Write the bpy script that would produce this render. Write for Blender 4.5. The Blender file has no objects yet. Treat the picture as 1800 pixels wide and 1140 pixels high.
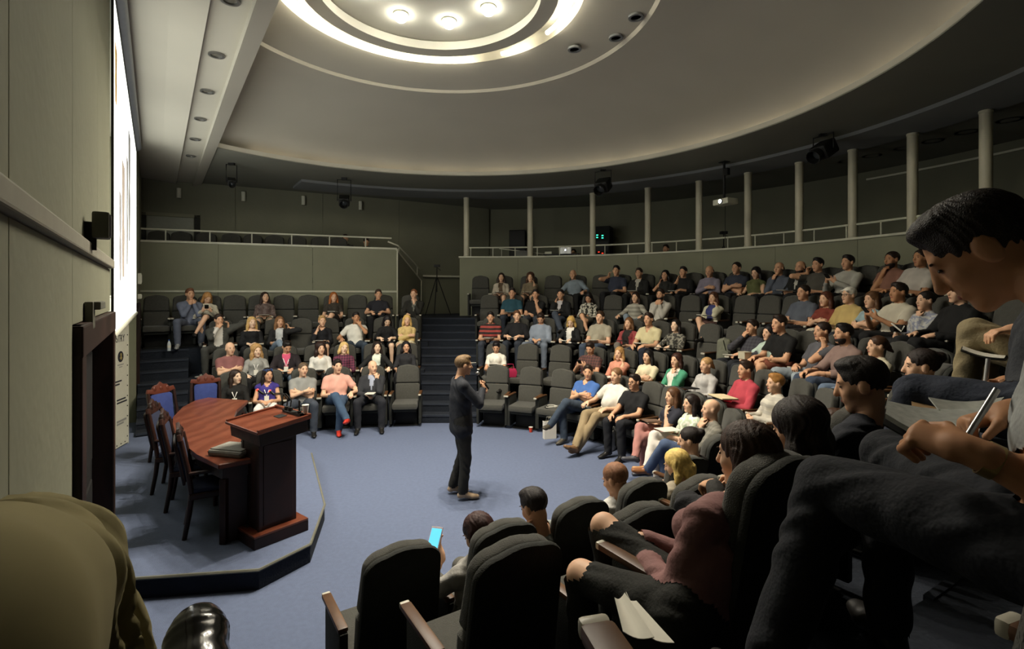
import bpy, bmesh, math, random, time
import numpy as np
from mathutils import Vector, Matrix
T0 = time.time()
rng = random.Random(7)
nrng = np.random.RandomState(3)
scn = bpy.context.scene
COL = scn.collection
pi = math.pi
rad = math.radians

# ---------------------------------------------------------------- camera, world, light, exposure
EYE, F, CX, HY = 2.48, 900.0, 900.0, 515.0
cd = bpy.data.cameras.new('camera')
cam = bpy.data.objects.new('camera', cd); COL.objects.link(cam)
cam.location = (0, 0, EYE); cam.rotation_euler = (pi / 2, 0, 0)
cd.sensor_width = 36.0; cd.lens = 36.0 * F / 1800.0
cd.shift_y = -(570.0 - HY) / 1800.0
cd.clip_start = 0.02; cd.clip_end = 200
scn.camera = cam
w = bpy.data.worlds.new('hall_ambient'); scn.world = w; w.use_nodes = True
w.node_tree.nodes['Background'].inputs[0].default_value = (0.75, 0.78, 0.70, 1)
w.node_tree.nodes['Background'].inputs[1].default_value = 0.022
vs = scn.view_settings
vs.view_transform = 'Standard'; vs.look = 'None'; vs.gamma = 1.0; vs.use_curve_mapping = False
vs.exposure = 0.6
cy = scn.cycles; cy.max_bounces = 5; cy.diffuse_bounces = 3; cy.glossy_bounces = 2; cy.transmission_bounces = 2; cy.caustics_reflective = False; cy.caustics_refractive = False; cy.adaptive_threshold = .03; cy.use_light_tree = False
LAMP_W, COVE_E, SCREEN_E, RIM_E = 215.0, 22.0, 1.8, 1.5      # downlights (W each), cove tube emission, projected picture emission

C = np.array([-1.0, 6.3])           # centre of the hall's circle
C2 = np.array([-1.2, 1.65])         # centre of the far block's rows
H = [0.0, .34, .84, 1.35, 1.85]     # heights of the five tiers
NR = np.array([-.821, -.571]); UU = np.array([-.571, .821])   # stage wall: normal and run

def ns(n, s, z=0.0):
    p = NR * n + UU * s
    return Vector((p[0], p[1], z))
def gp(x, y, z):                    # point at height z
    d = (EYE - z) * F / (y - HY)
    return Vector(((x - CX) / F * d, d, z))
def pd(x, y, d):                    # point at depth d
    return Vector(((x - CX) / F * d, d, EYE - (y - HY) * d / F))
def ray_circ(x, c, r, near=False):
    a = (x - CX) / F
    A = a * a + 1; B = -2 * (a * c[0] + c[1]); K = c[0] ** 2 + c[1] ** 2 - r * r
    D = max(B * B - 4 * A * K, 0.0)
    t = (-B - math.sqrt(D)) / (2 * A) if near else (-B + math.sqrt(D)) / (2 * A)
    return np.array([a * t, t])

# ---------------------------------------------------------------- materials
def lin(c):
    if isinstance(c, str):
        c = c.lstrip('#'); c = tuple(int(c[i:i + 2], 16) / 255 for i in (0, 2, 4))
    return tuple((v / 12.92 if v <= .04045 else ((v + .055) / 1.055) ** 2.4) for v in c)
MATS = {}
def mat(col, rough=.75, var=.12, scale=14.0, bump=0.0, metal=0.0, spec=.35, pattern=None, col2=None, name=None, emit=0.0, sheen=0.0, sample=False):
    key = (col, rough, var, scale, bump, metal, spec, pattern, col2, name, emit, sheen, sample)
    if key in MATS: return MATS[key]
    m = bpy.data.materials.new(name or ('surface_' + str(col).lstrip('#')))
    MATS[key] = m
    m.use_nodes = True
    nt = m.node_tree; N = nt.nodes; L = nt.links
    b = N['Principled BSDF']
    b.inputs['Roughness'].default_value = rough; b.inputs['Metallic'].default_value = metal
    b.inputs['Specular IOR Level'].default_value = spec
    if sheen: b.inputs['Sheen Weight'].default_value = sheen
    r, g, bl = lin(col)
    tc = N.new('ShaderNodeTexCoord')
    no = N.new('ShaderNodeTexNoise'); no.inputs['Scale'].default_value = scale; no.inputs['Detail'].default_value = 1.5
    L.new(tc.outputs['Object'], no.inputs['Vector'])
    mr = N.new('ShaderNodeMapRange'); mr.inputs[1].default_value = .25; mr.inputs[2].default_value = .75
    mr.inputs[3].default_value = 1 - var; mr.inputs[4].default_value = 1 + var
    L.new(no.outputs['Fac'], mr.inputs[0])
    base = None
    if pattern:
        r2, g2, b2 = lin(col2)
        mx = N.new('ShaderNodeMix'); mx.data_type = 'RGBA'
        mx.inputs[6].default_value = (r, g, bl, 1); mx.inputs[7].default_value = (r2, g2, b2, 1)
        if pattern == 'print':
            v = N.new('ShaderNodeTexNoise'); v.inputs['Scale'].default_value = 22; v.inputs['Detail'].default_value = 2
            L.new(tc.outputs['Object'], v.inputs['Vector'])
            s = N.new('ShaderNodeMapRange'); s.inputs[1].default_value = .49; s.inputs[2].default_value = .53
            L.new(v.outputs['Fac'], s.inputs[0]); L.new(s.outputs[0], mx.inputs[0])
        elif pattern in ('stripe', 'plaid', 'wood'):
            def wave(d, sc, lo, hi, dist=0.0):
                v = N.new('ShaderNodeTexWave'); v.wave_type = 'BANDS'; v.bands_direction = d
                v.inputs['Scale'].default_value = sc; v.inputs['Distortion'].default_value = dist
                v.inputs['Detail'].default_value = 3
                L.new(tc.outputs['Object'], v.inputs['Vector'])
                s = N.new('ShaderNodeMapRange'); s.inputs[1].default_value = lo; s.inputs[2].default_value = hi
                L.new(v.outputs['Fac'], s.inputs[0]); return s.outputs[0]
            if pattern == 'stripe': L.new(wave('Z', 3.6, .45, .55), mx.inputs[0])
            elif pattern == 'wood': L.new(wave('X', 1.6, .2, .9, 7.0), mx.inputs[0])
            else:
                a = wave('Z', 6.5, .45, .65); c = wave('X', 6.5, .45, .65)
                ad = N.new('ShaderNodeMath'); ad.operation = 'ADD'; L.new(a, ad.inputs[0]); L.new(c, ad.inputs[1])
                hf = N.new('ShaderNodeMath'); hf.operation = 'MULTIPLY'; hf.inputs[1].default_value = .5
                L.new(ad.outputs[0], hf.inputs[0]); L.new(hf.outputs[0], mx.inputs[0])
        base = mx.outputs[2]
    mul = N.new('ShaderNodeMix'); mul.data_type = 'RGBA'; mul.blend_type = 'MULTIPLY'; mul.inputs[0].default_value = 1
    if base is None: mul.inputs[6].default_value = (r, g, bl, 1)
    else: L.new(base, mul.inputs[6])
    L.new(mr.outputs[0], mul.inputs[7])
    L.new(mul.outputs[2], b.inputs['Base Color'])
    if emit:
        if not sample: m.cycles.emission_sampling = 'NONE'
        b.inputs['Emission Color'].default_value = (r, g, bl, 1); b.inputs['Emission Strength'].default_value = emit
    if bump:
        n2 = N.new('ShaderNodeTexNoise'); n2.inputs['Scale'].default_value = scale * 8; n2.inputs['Detail'].default_value = 1
        L.new(tc.outputs['Object'], n2.inputs['Vector'])
        bp = N.new('ShaderNodeBump'); bp.inputs['Strength'].default_value = bump; bp.inputs['Distance'].default_value = .01
        L.new(n2.outputs['Fac'], bp.inputs['Height']); L.new(bp.outputs['Normal'], b.inputs['Normal'])
    return m

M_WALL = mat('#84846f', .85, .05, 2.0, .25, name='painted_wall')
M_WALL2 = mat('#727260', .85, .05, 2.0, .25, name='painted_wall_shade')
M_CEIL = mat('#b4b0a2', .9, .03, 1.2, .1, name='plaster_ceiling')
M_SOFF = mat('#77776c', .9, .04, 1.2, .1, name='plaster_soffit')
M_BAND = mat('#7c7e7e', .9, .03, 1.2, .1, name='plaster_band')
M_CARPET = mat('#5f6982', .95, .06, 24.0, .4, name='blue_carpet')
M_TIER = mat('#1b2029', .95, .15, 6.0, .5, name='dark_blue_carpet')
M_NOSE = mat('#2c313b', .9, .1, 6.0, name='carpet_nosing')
M_WHITE = mat('#c9c8b4', .6, .04, name='white_paint')
M_SEAT = mat('#474640', .92, .10, 30.0, .5, name='grey_upholstery', sheen=.15)
M_SHELL = mat('#2a2b27', .85, .10, 20.0, .3, name='seat_back_cover')
M_BLACK = mat('#141412', .6, .15, name='black_plastic')
M_ARMW = mat('#664628', .45, .15, 8.0, pattern='wood', col2='#4e331d', name='armrest_wood')
M_GLINT = mat('#b9b4a4', .4, .05, name='armrest_end_glint')  # pale colour stands in for the specular glint on armrest fronts
M_MAHOG = mat('#6e3b29', .28, .10, 6.0, pattern='wood', col2='#613020', name='polished_mahogany', spec=.5)
M_DARKW = mat('#2e1812', .45, .2, 6.0, pattern='wood', col2='#1d0f0b', name='dark_mahogany')
M_DOOR = mat('#33211b', .5, .15, 5.0, pattern='wood', col2='#24150f', name='door_wood')
M_BLUEUP = mat('#35427a', .9, .1, 20, name='blue_upholstery')
M_PAPER = mat('#d8d4c6', .8, .03, name='paper')
M_STEEL = mat('#9a9a98', .3, .05, metal=.8, name='brushed_metal')
M_TILEBLACK = mat('#0c0c0b', .8, .1, name='dark_void')

# ---------------------------------------------------------------- object helpers
def tag(o, label=None, cat=None, group=None, kind=None):
    if label: o['label'] = label
    if cat: o['category'] = cat
    if group: o['group'] = group
    if kind: o['kind'] = kind
    return o
def link(name, me, m=None, parent=None, smooth=False):
    o = bpy.data.objects.new(name, me); COL.objects.link(o)
    if m is not None and not me.materials: me.materials.append(m)
    if parent is not None: o.parent = parent
    if smooth: me.polygons.foreach_set('use_smooth', [True] * len(me.polygons))
    return o
def from_bm(bm, name, m=None, parent=None, smooth=False, angle=None):
    bmesh.ops.recalc_face_normals(bm, faces=bm.faces[:])
    me = bpy.data.meshes.new(name); bm.to_mesh(me); bm.free()
    if angle is not None:
        me.polygons.foreach_set('use_smooth', [True] * len(me.polygons))
        try: me.set_sharp_from_angle(angle=rad(angle))
        except Exception: pass
    return link(name, me, m, parent, smooth)
def empty(name, loc=(0, 0, 0), rz=0.0):
    o = bpy.data.objects.new(name, None); COL.objects.link(o)
    o.location = loc; o.rotation_euler = (0, 0, rz); o.empty_display_size = .1
    return o
def box(bm, c, s, mtx=None, bev=0.0):
    r = bmesh.ops.create_cube(bm, size=1.0)
    vs_ = r['verts']
    for v in vs_:
        v.co = Vector((v.co.x * s[0] + c[0], v.co.y * s[1] + c[1], v.co.z * s[2] + c[2]))
    if bev:
        es = set(e for v in vs_ for e in v.link_edges)
        r2 = bmesh.ops.bevel(bm, geom=list(es), offset=bev, segments=2, profile=.6, affect='EDGES')
        vs_ = list(set(r2['verts']) | set(v for v in vs_ if v.is_valid))
    if mtx is not None:
        for v in vs_: v.co = mtx @ v.co
    return vs_
def bx(name, c, s, m, parent=None, bev=0.0, mtx=None):
    bm = bmesh.new(); box(bm, c, s, mtx, bev)
    return from_bm(bm, name, m, parent)
def tube(bm, pts, r, n=8, r2=None, cap=True):
    pts = [Vector(p) for p in pts]; rings = []
    K = len(pts)
    for i, p in enumerate(pts):
        t = (pts[min(i + 1, K - 1)] - pts[max(i - 1, 0)]).normalized()
        a = Vector((0, 0, 1)) if abs(t.z) < .9 else Vector((1, 0, 0))
        x = t.cross(a).normalized(); y = t.cross(x)
        rr = r if r2 is None else r + (r2 - r) * i / (K - 1)
        rings.append([bm.verts.new(p + (x * math.cos(2 * pi * j / n) + y * math.sin(2 * pi * j / n)) * rr) for j in range(n)])
    for a, b in zip(rings, rings[1:]):
        for j in range(n): bm.faces.new((a[j], a[(j + 1) % n], b[(j + 1) % n], b[j]))
    if cap: bm.faces.new(rings[0][::-1]); bm.faces.new(rings[-1])
def tb(name, pts, r, m, parent=None, n=8, r2=None):
    bm = bmesh.new(); tube(bm, pts, r, n, r2)
    return from_bm(bm, name, m, parent, angle=50)
def lathe(bm, prof, n=24, c=(0, 0, 0), axis='Z'):
    rings = []
    for r, z in prof:
        rings.append([bm.verts.new((c[0] + r * math.cos(2 * pi * j / n), c[1] + r * math.sin(2 * pi * j / n), c[2] + z)) for j in range(n)])
    for a, b in zip(rings, rings[1:]):
        for j in range(n): bm.faces.new((a[j], a[(j + 1) % n], b[(j + 1) % n], b[j]))
    return rings
def lt(name, prof, m, parent=None, n=20, c=(0, 0, 0)):
    bm = bmesh.new(); rs = lathe(bm, prof, n, c)
    bm.faces.new(rs[0]); bm.faces.new(rs[-1])
    return from_bm(bm, name, m, parent, angle=40)
def prism(bm, poly, z0, z1, bev=0.0):
    a = [bm.verts.new((p[0], p[1], z0)) for p in poly]; b = [bm.verts.new((p[0], p[1], z1)) for p in poly]
    k = len(poly)
    bm.faces.new(a[::-1]); top = bm.faces.new(b)
    for i in range(k): bm.faces.new((a[i], a[(i + 1) % k], b[(i + 1) % k], b[i]))
    return top
def pz(name, poly, z0, z1, m, parent=None, bev=0.0):
    bm = bmesh.new(); prism(bm, poly, z0, z1)
    if bev: bmesh.ops.bevel(bm, geom=bm.edges[:], offset=bev, segments=1, affect='EDGES')
    return from_bm(bm, name, m, parent)
def polar(c, r, th): return (c[0] + r * math.sin(rad(th)), c[1] + r * math.cos(rad(th)))
def sector(bm, c, r0, r1, t0, t1, z0, z1, n=40):
    """prism between radii (numbers or functions of the angle)"""
    f0 = r0 if callable(r0) else (lambda t: r0); f1 = r1 if callable(r1) else (lambda t: r1)
    R = []
    for i in range(n + 1):
        t = t0 + (t1 - t0) * i / n
        a = polar(c, f0(t), t); b = polar(c, f1(t), t)
        R.append([bm.verts.new((a[0], a[1], z0)), bm.verts.new((b[0], b[1], z0)), bm.verts.new((b[0], b[1], z1)), bm.verts.new((a[0], a[1], z1))])
    for p, q in zip(R, R[1:]):
        for j in range(4): bm.faces.new((p[j], p[(j + 1) % 4], q[(j + 1) % 4], q[j]))
    bm.faces.new(R[0][::-1]); bm.faces.new(R[-1])
def clip(bm, co, no, cap=False):
    """drop what lies on the side the normal points to"""
    g = bm.verts[:] + bm.edges[:] + bm.faces[:]
    bmesh.ops.bisect_plane(bm, geom=g, plane_co=co, plane_no=no, clear_outer=True, dist=1e-5)
NRM3 = Vector((NR[0], NR[1], 0))
def clip_n(bm, n): clip(bm, ns(n, 0), NRM3)
def frame_rz(f): return math.atan2(-f[0], f[1])
# ================================================================ the setting
def struct(o): o['kind'] = 'structure'; return o
FARR = [3.35, 4.25, 5.15, 6.05, 6.95]; NEAR = [3.0, 3.9, 4.62, 5.6, 6.9]
FRF = [0, 3.72, 4.62, 5.52, 6.42]; FRN = [0, 3.38, 4.26, 5.08, 6.45]
def blend(t): return min(max((t - 95) / 35.0, 0), 1)
def seat_r(k, t): return FARR[k] + (NEAR[k] - FARR[k]) * blend(t)
def front_r(k, t): return FRF[k] + (FRN[k] - FRF[k]) * blend(t)
LR = [8.03, 8.93, 9.84, 10.75]; LF = [0, 8.42, 9.33, 10.24]

struct(pz('floor', [(-13, -4), (12, -4), (12, 19), (-13, 19)], -.12, 0, M_CARPET))
def nosing(c, fr, t0, t1, z, n, par):
    bm = bmesh.new()
    sector(bm, c, (lambda t: (fr(t) if callable(fr) else fr) - .012), (lambda t: (fr(t) if callable(fr) else fr) + .02), t0, t1, z - .03, z + .006, n)
    return from_bm(bm, 'step_nosing', M_NOSE, par)
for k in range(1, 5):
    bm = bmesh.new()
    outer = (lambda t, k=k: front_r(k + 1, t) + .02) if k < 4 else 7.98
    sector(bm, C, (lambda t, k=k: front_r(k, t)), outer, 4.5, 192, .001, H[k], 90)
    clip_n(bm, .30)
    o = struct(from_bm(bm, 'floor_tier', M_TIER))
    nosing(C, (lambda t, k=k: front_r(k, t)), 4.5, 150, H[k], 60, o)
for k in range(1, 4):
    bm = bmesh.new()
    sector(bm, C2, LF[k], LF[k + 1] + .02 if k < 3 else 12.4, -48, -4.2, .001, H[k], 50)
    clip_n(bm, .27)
    o = struct(from_bm(bm, 'floor_tier', M_TIER))
    # half steps of the side aisle by the stage wall
    for j in (1, 2):
        z = H[k - 1] + (H[k] - H[k - 1]) * j / 3
        bm = bmesh.new(); sector(bm, C2, LF[k] - .29 * (3 - j), LF[k] + .01, -48, -31.5, H[k - 1], z, 16); clip_n(bm, .27)
        st = from_bm(bm, 'step', M_TIER, o)
        bm = bmesh.new(); sector(bm, C2, LF[k] - .29 * (3 - j) - .012, LF[k] - .29 * (3 - j) + .02, -48, -31.5, z - .03, z + .006, 12); clip_n(bm, .27)
        from_bm(bm, 'step_nosing', M_NOSE, o)
    bm = bmesh.new(); sector(bm, C2, LF[k] - .012, LF[k] + .02, -48, -31.5, H[k] - .03, H[k] + .006, 12); clip_n(bm, .27)
    from_bm(bm, 'step_nosing', M_NOSE, o)
# stair of the middle aisle
st = struct(empty('floor_stair', (-1, 10, 0)))
def pxx(x, d): return (x - CX) / F * d
for i in range(12):
    d0 = 9.78 + .285 * i; z = (i + 1) * .1545; d1 = 13.3 if i == 11 else d0 + .30
    poly = [(pxx(741, d0) + 1, d0 - 10), (pxx(838, d0) + 1, d0 - 10), (pxx(838, d1) + 1, d1 - 10), (pxx(741, d1) + 1, d1 - 10)]
    pz('step', poly, 0.002, z, M_TIER, st)
    poly = [(pxx(741, d0) + 1, d0 - 10.012), (pxx(838, d0) + 1, d0 - 10.012), (pxx(838, d0) + 1, d0 - 9.98), (pxx(741, d0) + 1, d0 - 9.98)]
    pz('step_nosing', poly, z - .03, z + .006, M_NOSE, st)
struct(pz('floor_landing', [(pxx(741, 13.29), 13.29), (pxx(846, 13.29), 13.29), (pxx(850, 16.0), 16.2), (pxx(690, 15), 15.0), (-3.0, 13.3)], 0.002, 1.854, M_TIER))

# stage wall, near side: upper and lower panels, rail, door
wl = struct(empty('wall_left', ns(.36, 0, 0), math.atan2(-UU[0], UU[1])))       # local y runs along the wall, -x towards the stage
def wbox(name, s0, s1, z0, z1, m, n0=.30, n1=.45, par=None, bev=0.0):
    # local x = -(n - .36)
    return bx(name, ((.36 - (n0 + n1) / 2), (s0 + s1) / 2, (z0 + z1) / 2), (abs(n1 - n0), s1 - s0, z1 - z0), m, par or wl, bev)
joints = [-1.8, -.6, .58, 1.76, 2.94]
for a, b in zip(joints, joints[1:]):
    wbox('wall_panel', a + .004, b - .004, 0, 2.67, M_WALL, bev=.004)
for a, b in zip(joints + [4.1], joints[1:] + [4.1, 5.16]):
    if b > 5.2: continue
    wbox('wall_panel', a + .004, b - .004, 2.745, 5.3, M_WALL, bev=.004)
wbox('wall_panel', 2.944, 5.16, 2.34, 2.67, M_WALL, bev=.004)
wbox('wall_backing', -1.8, 5.15, 2.66, 2.76, M_WALL2, .315, .44)
wbox('dado_rail', -1.8, 5.16, 2.675, 2.74, mat('#9a9686', .7, .05, name='rail_paint'), .27, .33, bev=.008)
for a in joints[1:4]: wbox('wall_backing', a - .02, a + .02, 0, 5.3, M_WALL2, .33, .44)
dr = struct(empty('door_1', ns(.36, 0, 0), math.atan2(-UU[0], UU[1])))
wbox('door_frame', 2.944, 3.10, 0, 2.335, M_DOOR, .265, .45, dr, .01)
wbox('door_frame', 5.03, 5.165, 0, 2.335, M_DOOR, .265, .45, dr, .01)
wbox('door_frame', 2.944, 5.165, 2.19, 2.335, M_DOOR, .262, .45, dr, .01)
for a, b in ((3.10, 4.06), (4.07, 5.03)):
    d_ = wbox('door_leaf', a, b, .17, 2.19, M_TILEBLACK, .40, .44, dr)
    for z0, z1 in ((.3, 1.1), (1.25, 2.05)): wbox('door_panel', a + .12, b - .12, z0, z1, M_TILEBLACK, .388, .41, dr, .006)
wr = struct(empty('wall_stage', ns(.36, 0, 0), math.atan2(-UU[0], UU[1])))
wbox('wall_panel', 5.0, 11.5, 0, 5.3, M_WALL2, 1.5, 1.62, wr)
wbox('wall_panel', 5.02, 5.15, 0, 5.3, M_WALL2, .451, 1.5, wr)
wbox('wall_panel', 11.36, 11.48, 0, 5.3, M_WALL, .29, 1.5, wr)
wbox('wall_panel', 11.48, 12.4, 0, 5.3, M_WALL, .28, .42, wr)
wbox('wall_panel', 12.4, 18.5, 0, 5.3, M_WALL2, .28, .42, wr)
dr = struct(empty('door_2', ns(.36, 0, 0), math.atan2(-UU[0], UU[1])))
wbox('door_leaf', 11.52, 12.3, 0, 2.2, M_DOOR, .25, .28, dr)
wbox('door_frame', 11.46, 11.53, 0, 2.3, M_DOOR, .24, .285, dr); wbox('door_frame', 12.29, 12.36, 0, 2.3, M_DOOR, .24, .285, dr)
wbox('door_frame', 11.46, 12.36, 2.2, 2.3, M_DOOR, .24, .285, dr)

# far back wall, middle recess and the wall behind the right gallery
bw = struct(empty('wall_back', (0, 0, 0)))
W = [(-10.6, 11.2), (-8.9, 12.05), (-3.3, 14.95), (-.74, 16.55)]
for (a, b) in zip(W, W[1:]):
    a = Vector(a); b = Vector(b); t = (b - a).normalized(); nn = Vector((-t.y, t.x))
    L_ = (b - a).length; k = max(1, int(L_ / 2.1))
    for i in range(k):
        p = a + t * (L_ * i / k + .004); q = a + t * (L_ * (i + 1) / k - .004)
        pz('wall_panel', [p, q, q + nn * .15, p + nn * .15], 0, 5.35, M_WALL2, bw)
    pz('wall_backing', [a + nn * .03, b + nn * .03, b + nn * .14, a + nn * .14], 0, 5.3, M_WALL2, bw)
bm = bmesh.new(); sector(bm, C, 10.35, 10.5, -3, 215, 0, 5.4, 90); clip_n(bm, .30)
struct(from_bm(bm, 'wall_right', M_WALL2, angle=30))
# dado line at the back of the recess
a, b = Vector((-2.65, 15.2)), Vector((-1.0, 16.25))
struct(pz('trim_1', [a, b, b + Vector((.03, -.05)), a + Vector((.03, -.05))], 2.97, 3.02, M_WHITE))

# left gallery: front wall, cap, lower rail, side wall with stair rail
A = Vector((-8.6, 10.98)); B = Vector((-2.975, 13.2)); t = (B - A).normalized(); nn = Vector((-t.y, t.x))
gl = struct(empty('wall_gallery_left', (0, 0, 0)))
for i in range(3):
    p = A + t * ((B - A).length * i / 3 + .003); q = A + t * ((B - A).length * (i + 1) / 3 - .003)
    pz('wall_panel', [p, q, q + nn * .12, p + nn * .12], H[3], 3.60, M_WALL, gl)
pz('gallery_cap', [A - nn * .03, B - nn * .03, B + nn * .16, A + nn * .16], 3.60, 3.645, M_WHITE, gl)
pz('dado_rail', [A - nn * .03, B - nn * .03, B, A], 2.50, 2.545, M_WHITE, gl)
pz('corner_trim', [B - nn * .02, B + t * .03 - nn * .02, B + t * .03 + nn * .12, B + nn * .12], H[3], 3.62, M_WHITE, gl)
Bk = Vector((-2.66, 15.0))
bm = bmesh.new()
s_ = (Bk - B).normalized(); sn = Vector((-s_.y, s_.x))
v = []
for off in (0, .1):
    v.append([bm.verts.new((*(B + sn * off), H[3])), bm.verts.new((*(Bk + sn * off), H[3])), bm.verts.new((*(Bk + sn * off), 2.84)), bm.verts.new((*(B + sn * off), 3.60))])
bm.faces.new(v[0]); bm.faces.new(v[1][::-1])
for j in range(4): bm.faces.new((v[0][j], v[1][j], v[1][(j + 1) % 4], v[0][(j + 1) % 4]))
from_bm(bm, 'side_wall', M_WALL2, gl)
tb('wall_edge', [(B.x, B.y - .02, 3.60), (Bk.x, Bk.y - .02, 2.85), (Bk.x, Bk.y - .02, 1.9)], .022, M_WHITE, gl, 6)
struct(pz('floor_gallery_left', [A + nn * .12, B + nn * .12, Vector((-3.3, 14.9)), Vector((-8.9, 12.0))], 2.76, 2.86, M_TIER))
def railing(name, pts, z0, hgt, step, label, posts=None):
    r = tag(empty(name, (pts[0][0], pts[0][1], z0)), label, 'railing')
    o = Vector((pts[0][0], pts[0][1], z0))
    tb('top_rail', [Vector((p[0], p[1], z0 + hgt)) - o for p in pts], .021, M_WHITE, r, 8)
    P = [Vector((p[0], p[1])) for p in pts]; acc = 0; nxt = .12
    for a, b in zip(P, P[1:]):
        L_ = (b - a).length
        while nxt <= acc + L_:
            q = a + (b - a) * ((nxt - acc) / L_)
            tb('post', [Vector((q.x, q.y, z0)) - o, Vector((q.x, q.y, z0 + hgt)) - o], .014, M_WHITE, r, 6); nxt += step
        acc += L_
    return r
m_ = nn * .06
railing('gallery_railing', [A + m_, B - t * .12 + m_], 3.645, .25, .86, 'white tube railing along the left gallery above the plain front wall')
r = tag(empty('stair_railing', (B.x, B.y, 3.6)), 'short sloping white handrail down the gallery side wall', 'railing')
tb('top_rail', [(-.25, .1, .22), (0, .15, .12), (Bk.x - B.x - .03, Bk.y - B.y, -.42)], .02, M_WHITE, r)
for f in (.08, .82): tb('post', [(f * (Bk.x - B.x), f * (Bk.y - B.y), -.76 * f), (f * (Bk.x - B.x), f * (Bk.y - B.y), .10 - .56 * f)], .014, M_WHITE, r, 6)

# right gallery: curved parapet, cap, floor, columns, railing
def th_of(x, r): p = ray_circ(x, C, r); return math.degrees(math.atan2(p[0] - C[0], p[1] - C[1]))
tp0 = th_of(808, 7.95)
gr = struct(empty('wall_gallery_right', (0, 0, 0)))
tt = np.linspace(tp0, 150, 14)
for a, b in zip(tt, tt[1:]):
    bm = bmesh.new(); sector(bm, C, 7.9, 8.05, a + .02, b - .02, H[4] - .3, 3.46, 6); from_bm(bm, 'wall_panel', M_WALL, gr, angle=30)
bm = bmesh.new(); sector(bm, C, 7.86, 8.12, tp0 - .2, 150, 3.46, 3.50, 70); from_bm(bm, 'gallery_cap', M_WHITE, gr)
bm = bmesh.new(); sector(bm, C, 7.93, 9.9, tp0, tp0 + .8, 1.8, 3.45, 2); from_bm(bm, 'side_wall', M_WALL2, gr)
bm = bmesh.new(); sector(bm, C, 8.05, 10.36, tp0, 150, 2.46, 2.56, 60); struct(from_bm(bm, 'floor_gallery_right', M_TIER))
COLX = [820, 932, 1042, 1139, 1229, 1315, 1405, 1499, 1604, 1733]
cth = [th_of(x, 8.0) for x in COLX]; cth.append(cth[-1] + (cth[-1] - cth[-2])); cth.append(cth[-1] + 8.5)
bmc = bmesh.new(); rs = lathe(bmc, [(.085, 0), (.085, .03), (.078, .035), (.078, 1.60), (.085, 1.605), (.085, 1.64)], 18); bmc.faces.new(rs[0]); bmc.faces.new(rs[-1])
M_COL = mat('#c2bda6', .45, .05, 6, name='painted_column')
o0 = None
for i, a in enumerate(cth):
    q = polar(C, 8.0, a)
    if o0 is None: o = o0 = from_bm(bmc, 'column', M_COL, angle=35)
    else: o = o0.copy(); COL.objects.link(o)
    o.location = (q[0], q[1], 3.50); struct(o)
railing('gallery_railing', [polar(C, 8.0, a) for a in np.linspace(cth[0], 135, 70)], 3.5, .25, .62, 'white tube railing between the columns of the right gallery')
# inner sloping handrail of the gallery stair behind the first bay
r = tag(empty('stair_railing', (*polar(C, 8.9, 4), 3.0)), 'white handrail sloping down behind the first two gallery columns', 'railing')
q0, q1 = polar(C, 8.9, 4), polar(C, 8.9, 13)
tb('top_rail', [(0, 0, .8), (q1[0] - q0[0], q1[1] - q0[1], .62)], .016, M_WHITE, r, 6)
for f in (0.05, .4, .95): tb('post', [(f * (q1[0] - q0[0]), f * (q1[1] - q0[1]), .0), (f * (q1[0] - q0[0]), f * (q1[1] - q0[1]), .8 - .18 * f)], .012, M_WHITE, r, 6)
# trim high on the gallery's back wall
bm = bmesh.new(); sector(bm, C, 10.30, 10.36, 60, 150, 5.0, 5.04, 40); struct(from_bm(bm, 'trim_2', M_WHITE))

# ceiling: stage-side beam with recessed strip, soffit, band, dome, ring
prof = [(-.93, 6.45), (-.93, 5.17), (-.74, 5.10), (-.735, 5.19), (-.41, 5.19), (-.405, 5.13), (-.1, 5.18), (.4, 5.22), (1.7, 5.22), (1.7, 6.45)]
bm = bmesh.new()
ra = [bm.verts.new(ns(n, -4, z)) for n, z in prof]; rb = [bm.verts.new(ns(n, 18.5, z)) for n, z in prof]
for i in range(len(prof)): bm.faces.new((ra[i], ra[(i + 1) % len(prof)], rb[(i + 1) % len(prof)], rb[i]))
bm.faces.new(ra); bm.faces.new(rb[::-1])
struct(from_bm(bm, 'ceiling_beam', M_CEIL))
RIM = 5.6
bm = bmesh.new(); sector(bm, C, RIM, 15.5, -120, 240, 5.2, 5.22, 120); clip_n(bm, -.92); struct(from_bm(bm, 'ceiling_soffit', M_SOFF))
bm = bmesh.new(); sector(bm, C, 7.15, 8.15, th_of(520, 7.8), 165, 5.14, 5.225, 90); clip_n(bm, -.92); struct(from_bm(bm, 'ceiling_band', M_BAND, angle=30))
bm = bmesh.new()
dome = [(RIM, 5.215), (RIM, 5.30), (RIM + .03, 5.30), (RIM + .03, 5.235), (5.86, 5.235), (5.84, 5.34), (5.62, 5.50), (5.2, 5.66), (4.6, 5.79), (4.0, 5.92), (3.4, 6.0), (2.80, 6.03), (2.76, 6.07), (1.90, 6.15)]
rings = []
for r_, z_ in dome:
    rings.append([bm.verts.new((C[0] + r_ * math.cos(2 * pi * j / 120), C[1] + r_ * math.sin(2 * pi * j / 120), z_)) for j in range(120)])
for a, b in zip(rings, rings[1:]):
    for j in range(120): bm.faces.new((a[j], a[(j + 1) % 120], b[(j + 1) % 120], b[j]))
clip_n(bm, -.92)
dome_o = struct(from_bm(bm, 'ceiling_dome', M_CEIL, angle=25))
cv = struct(empty('ceiling_ring', (C[0], C[1], 6.1)))
def rev(name, prof, m, par, n=96):
    bm = bmesh.new(); lathe(bm, prof, n); return from_bm(bm, name, m, par, angle=30)
rev('cove_trough', [(1.90, .05), (1.90, .22), (1.52, .22), (1.52, .06)], M_CEIL, cv)
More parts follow.
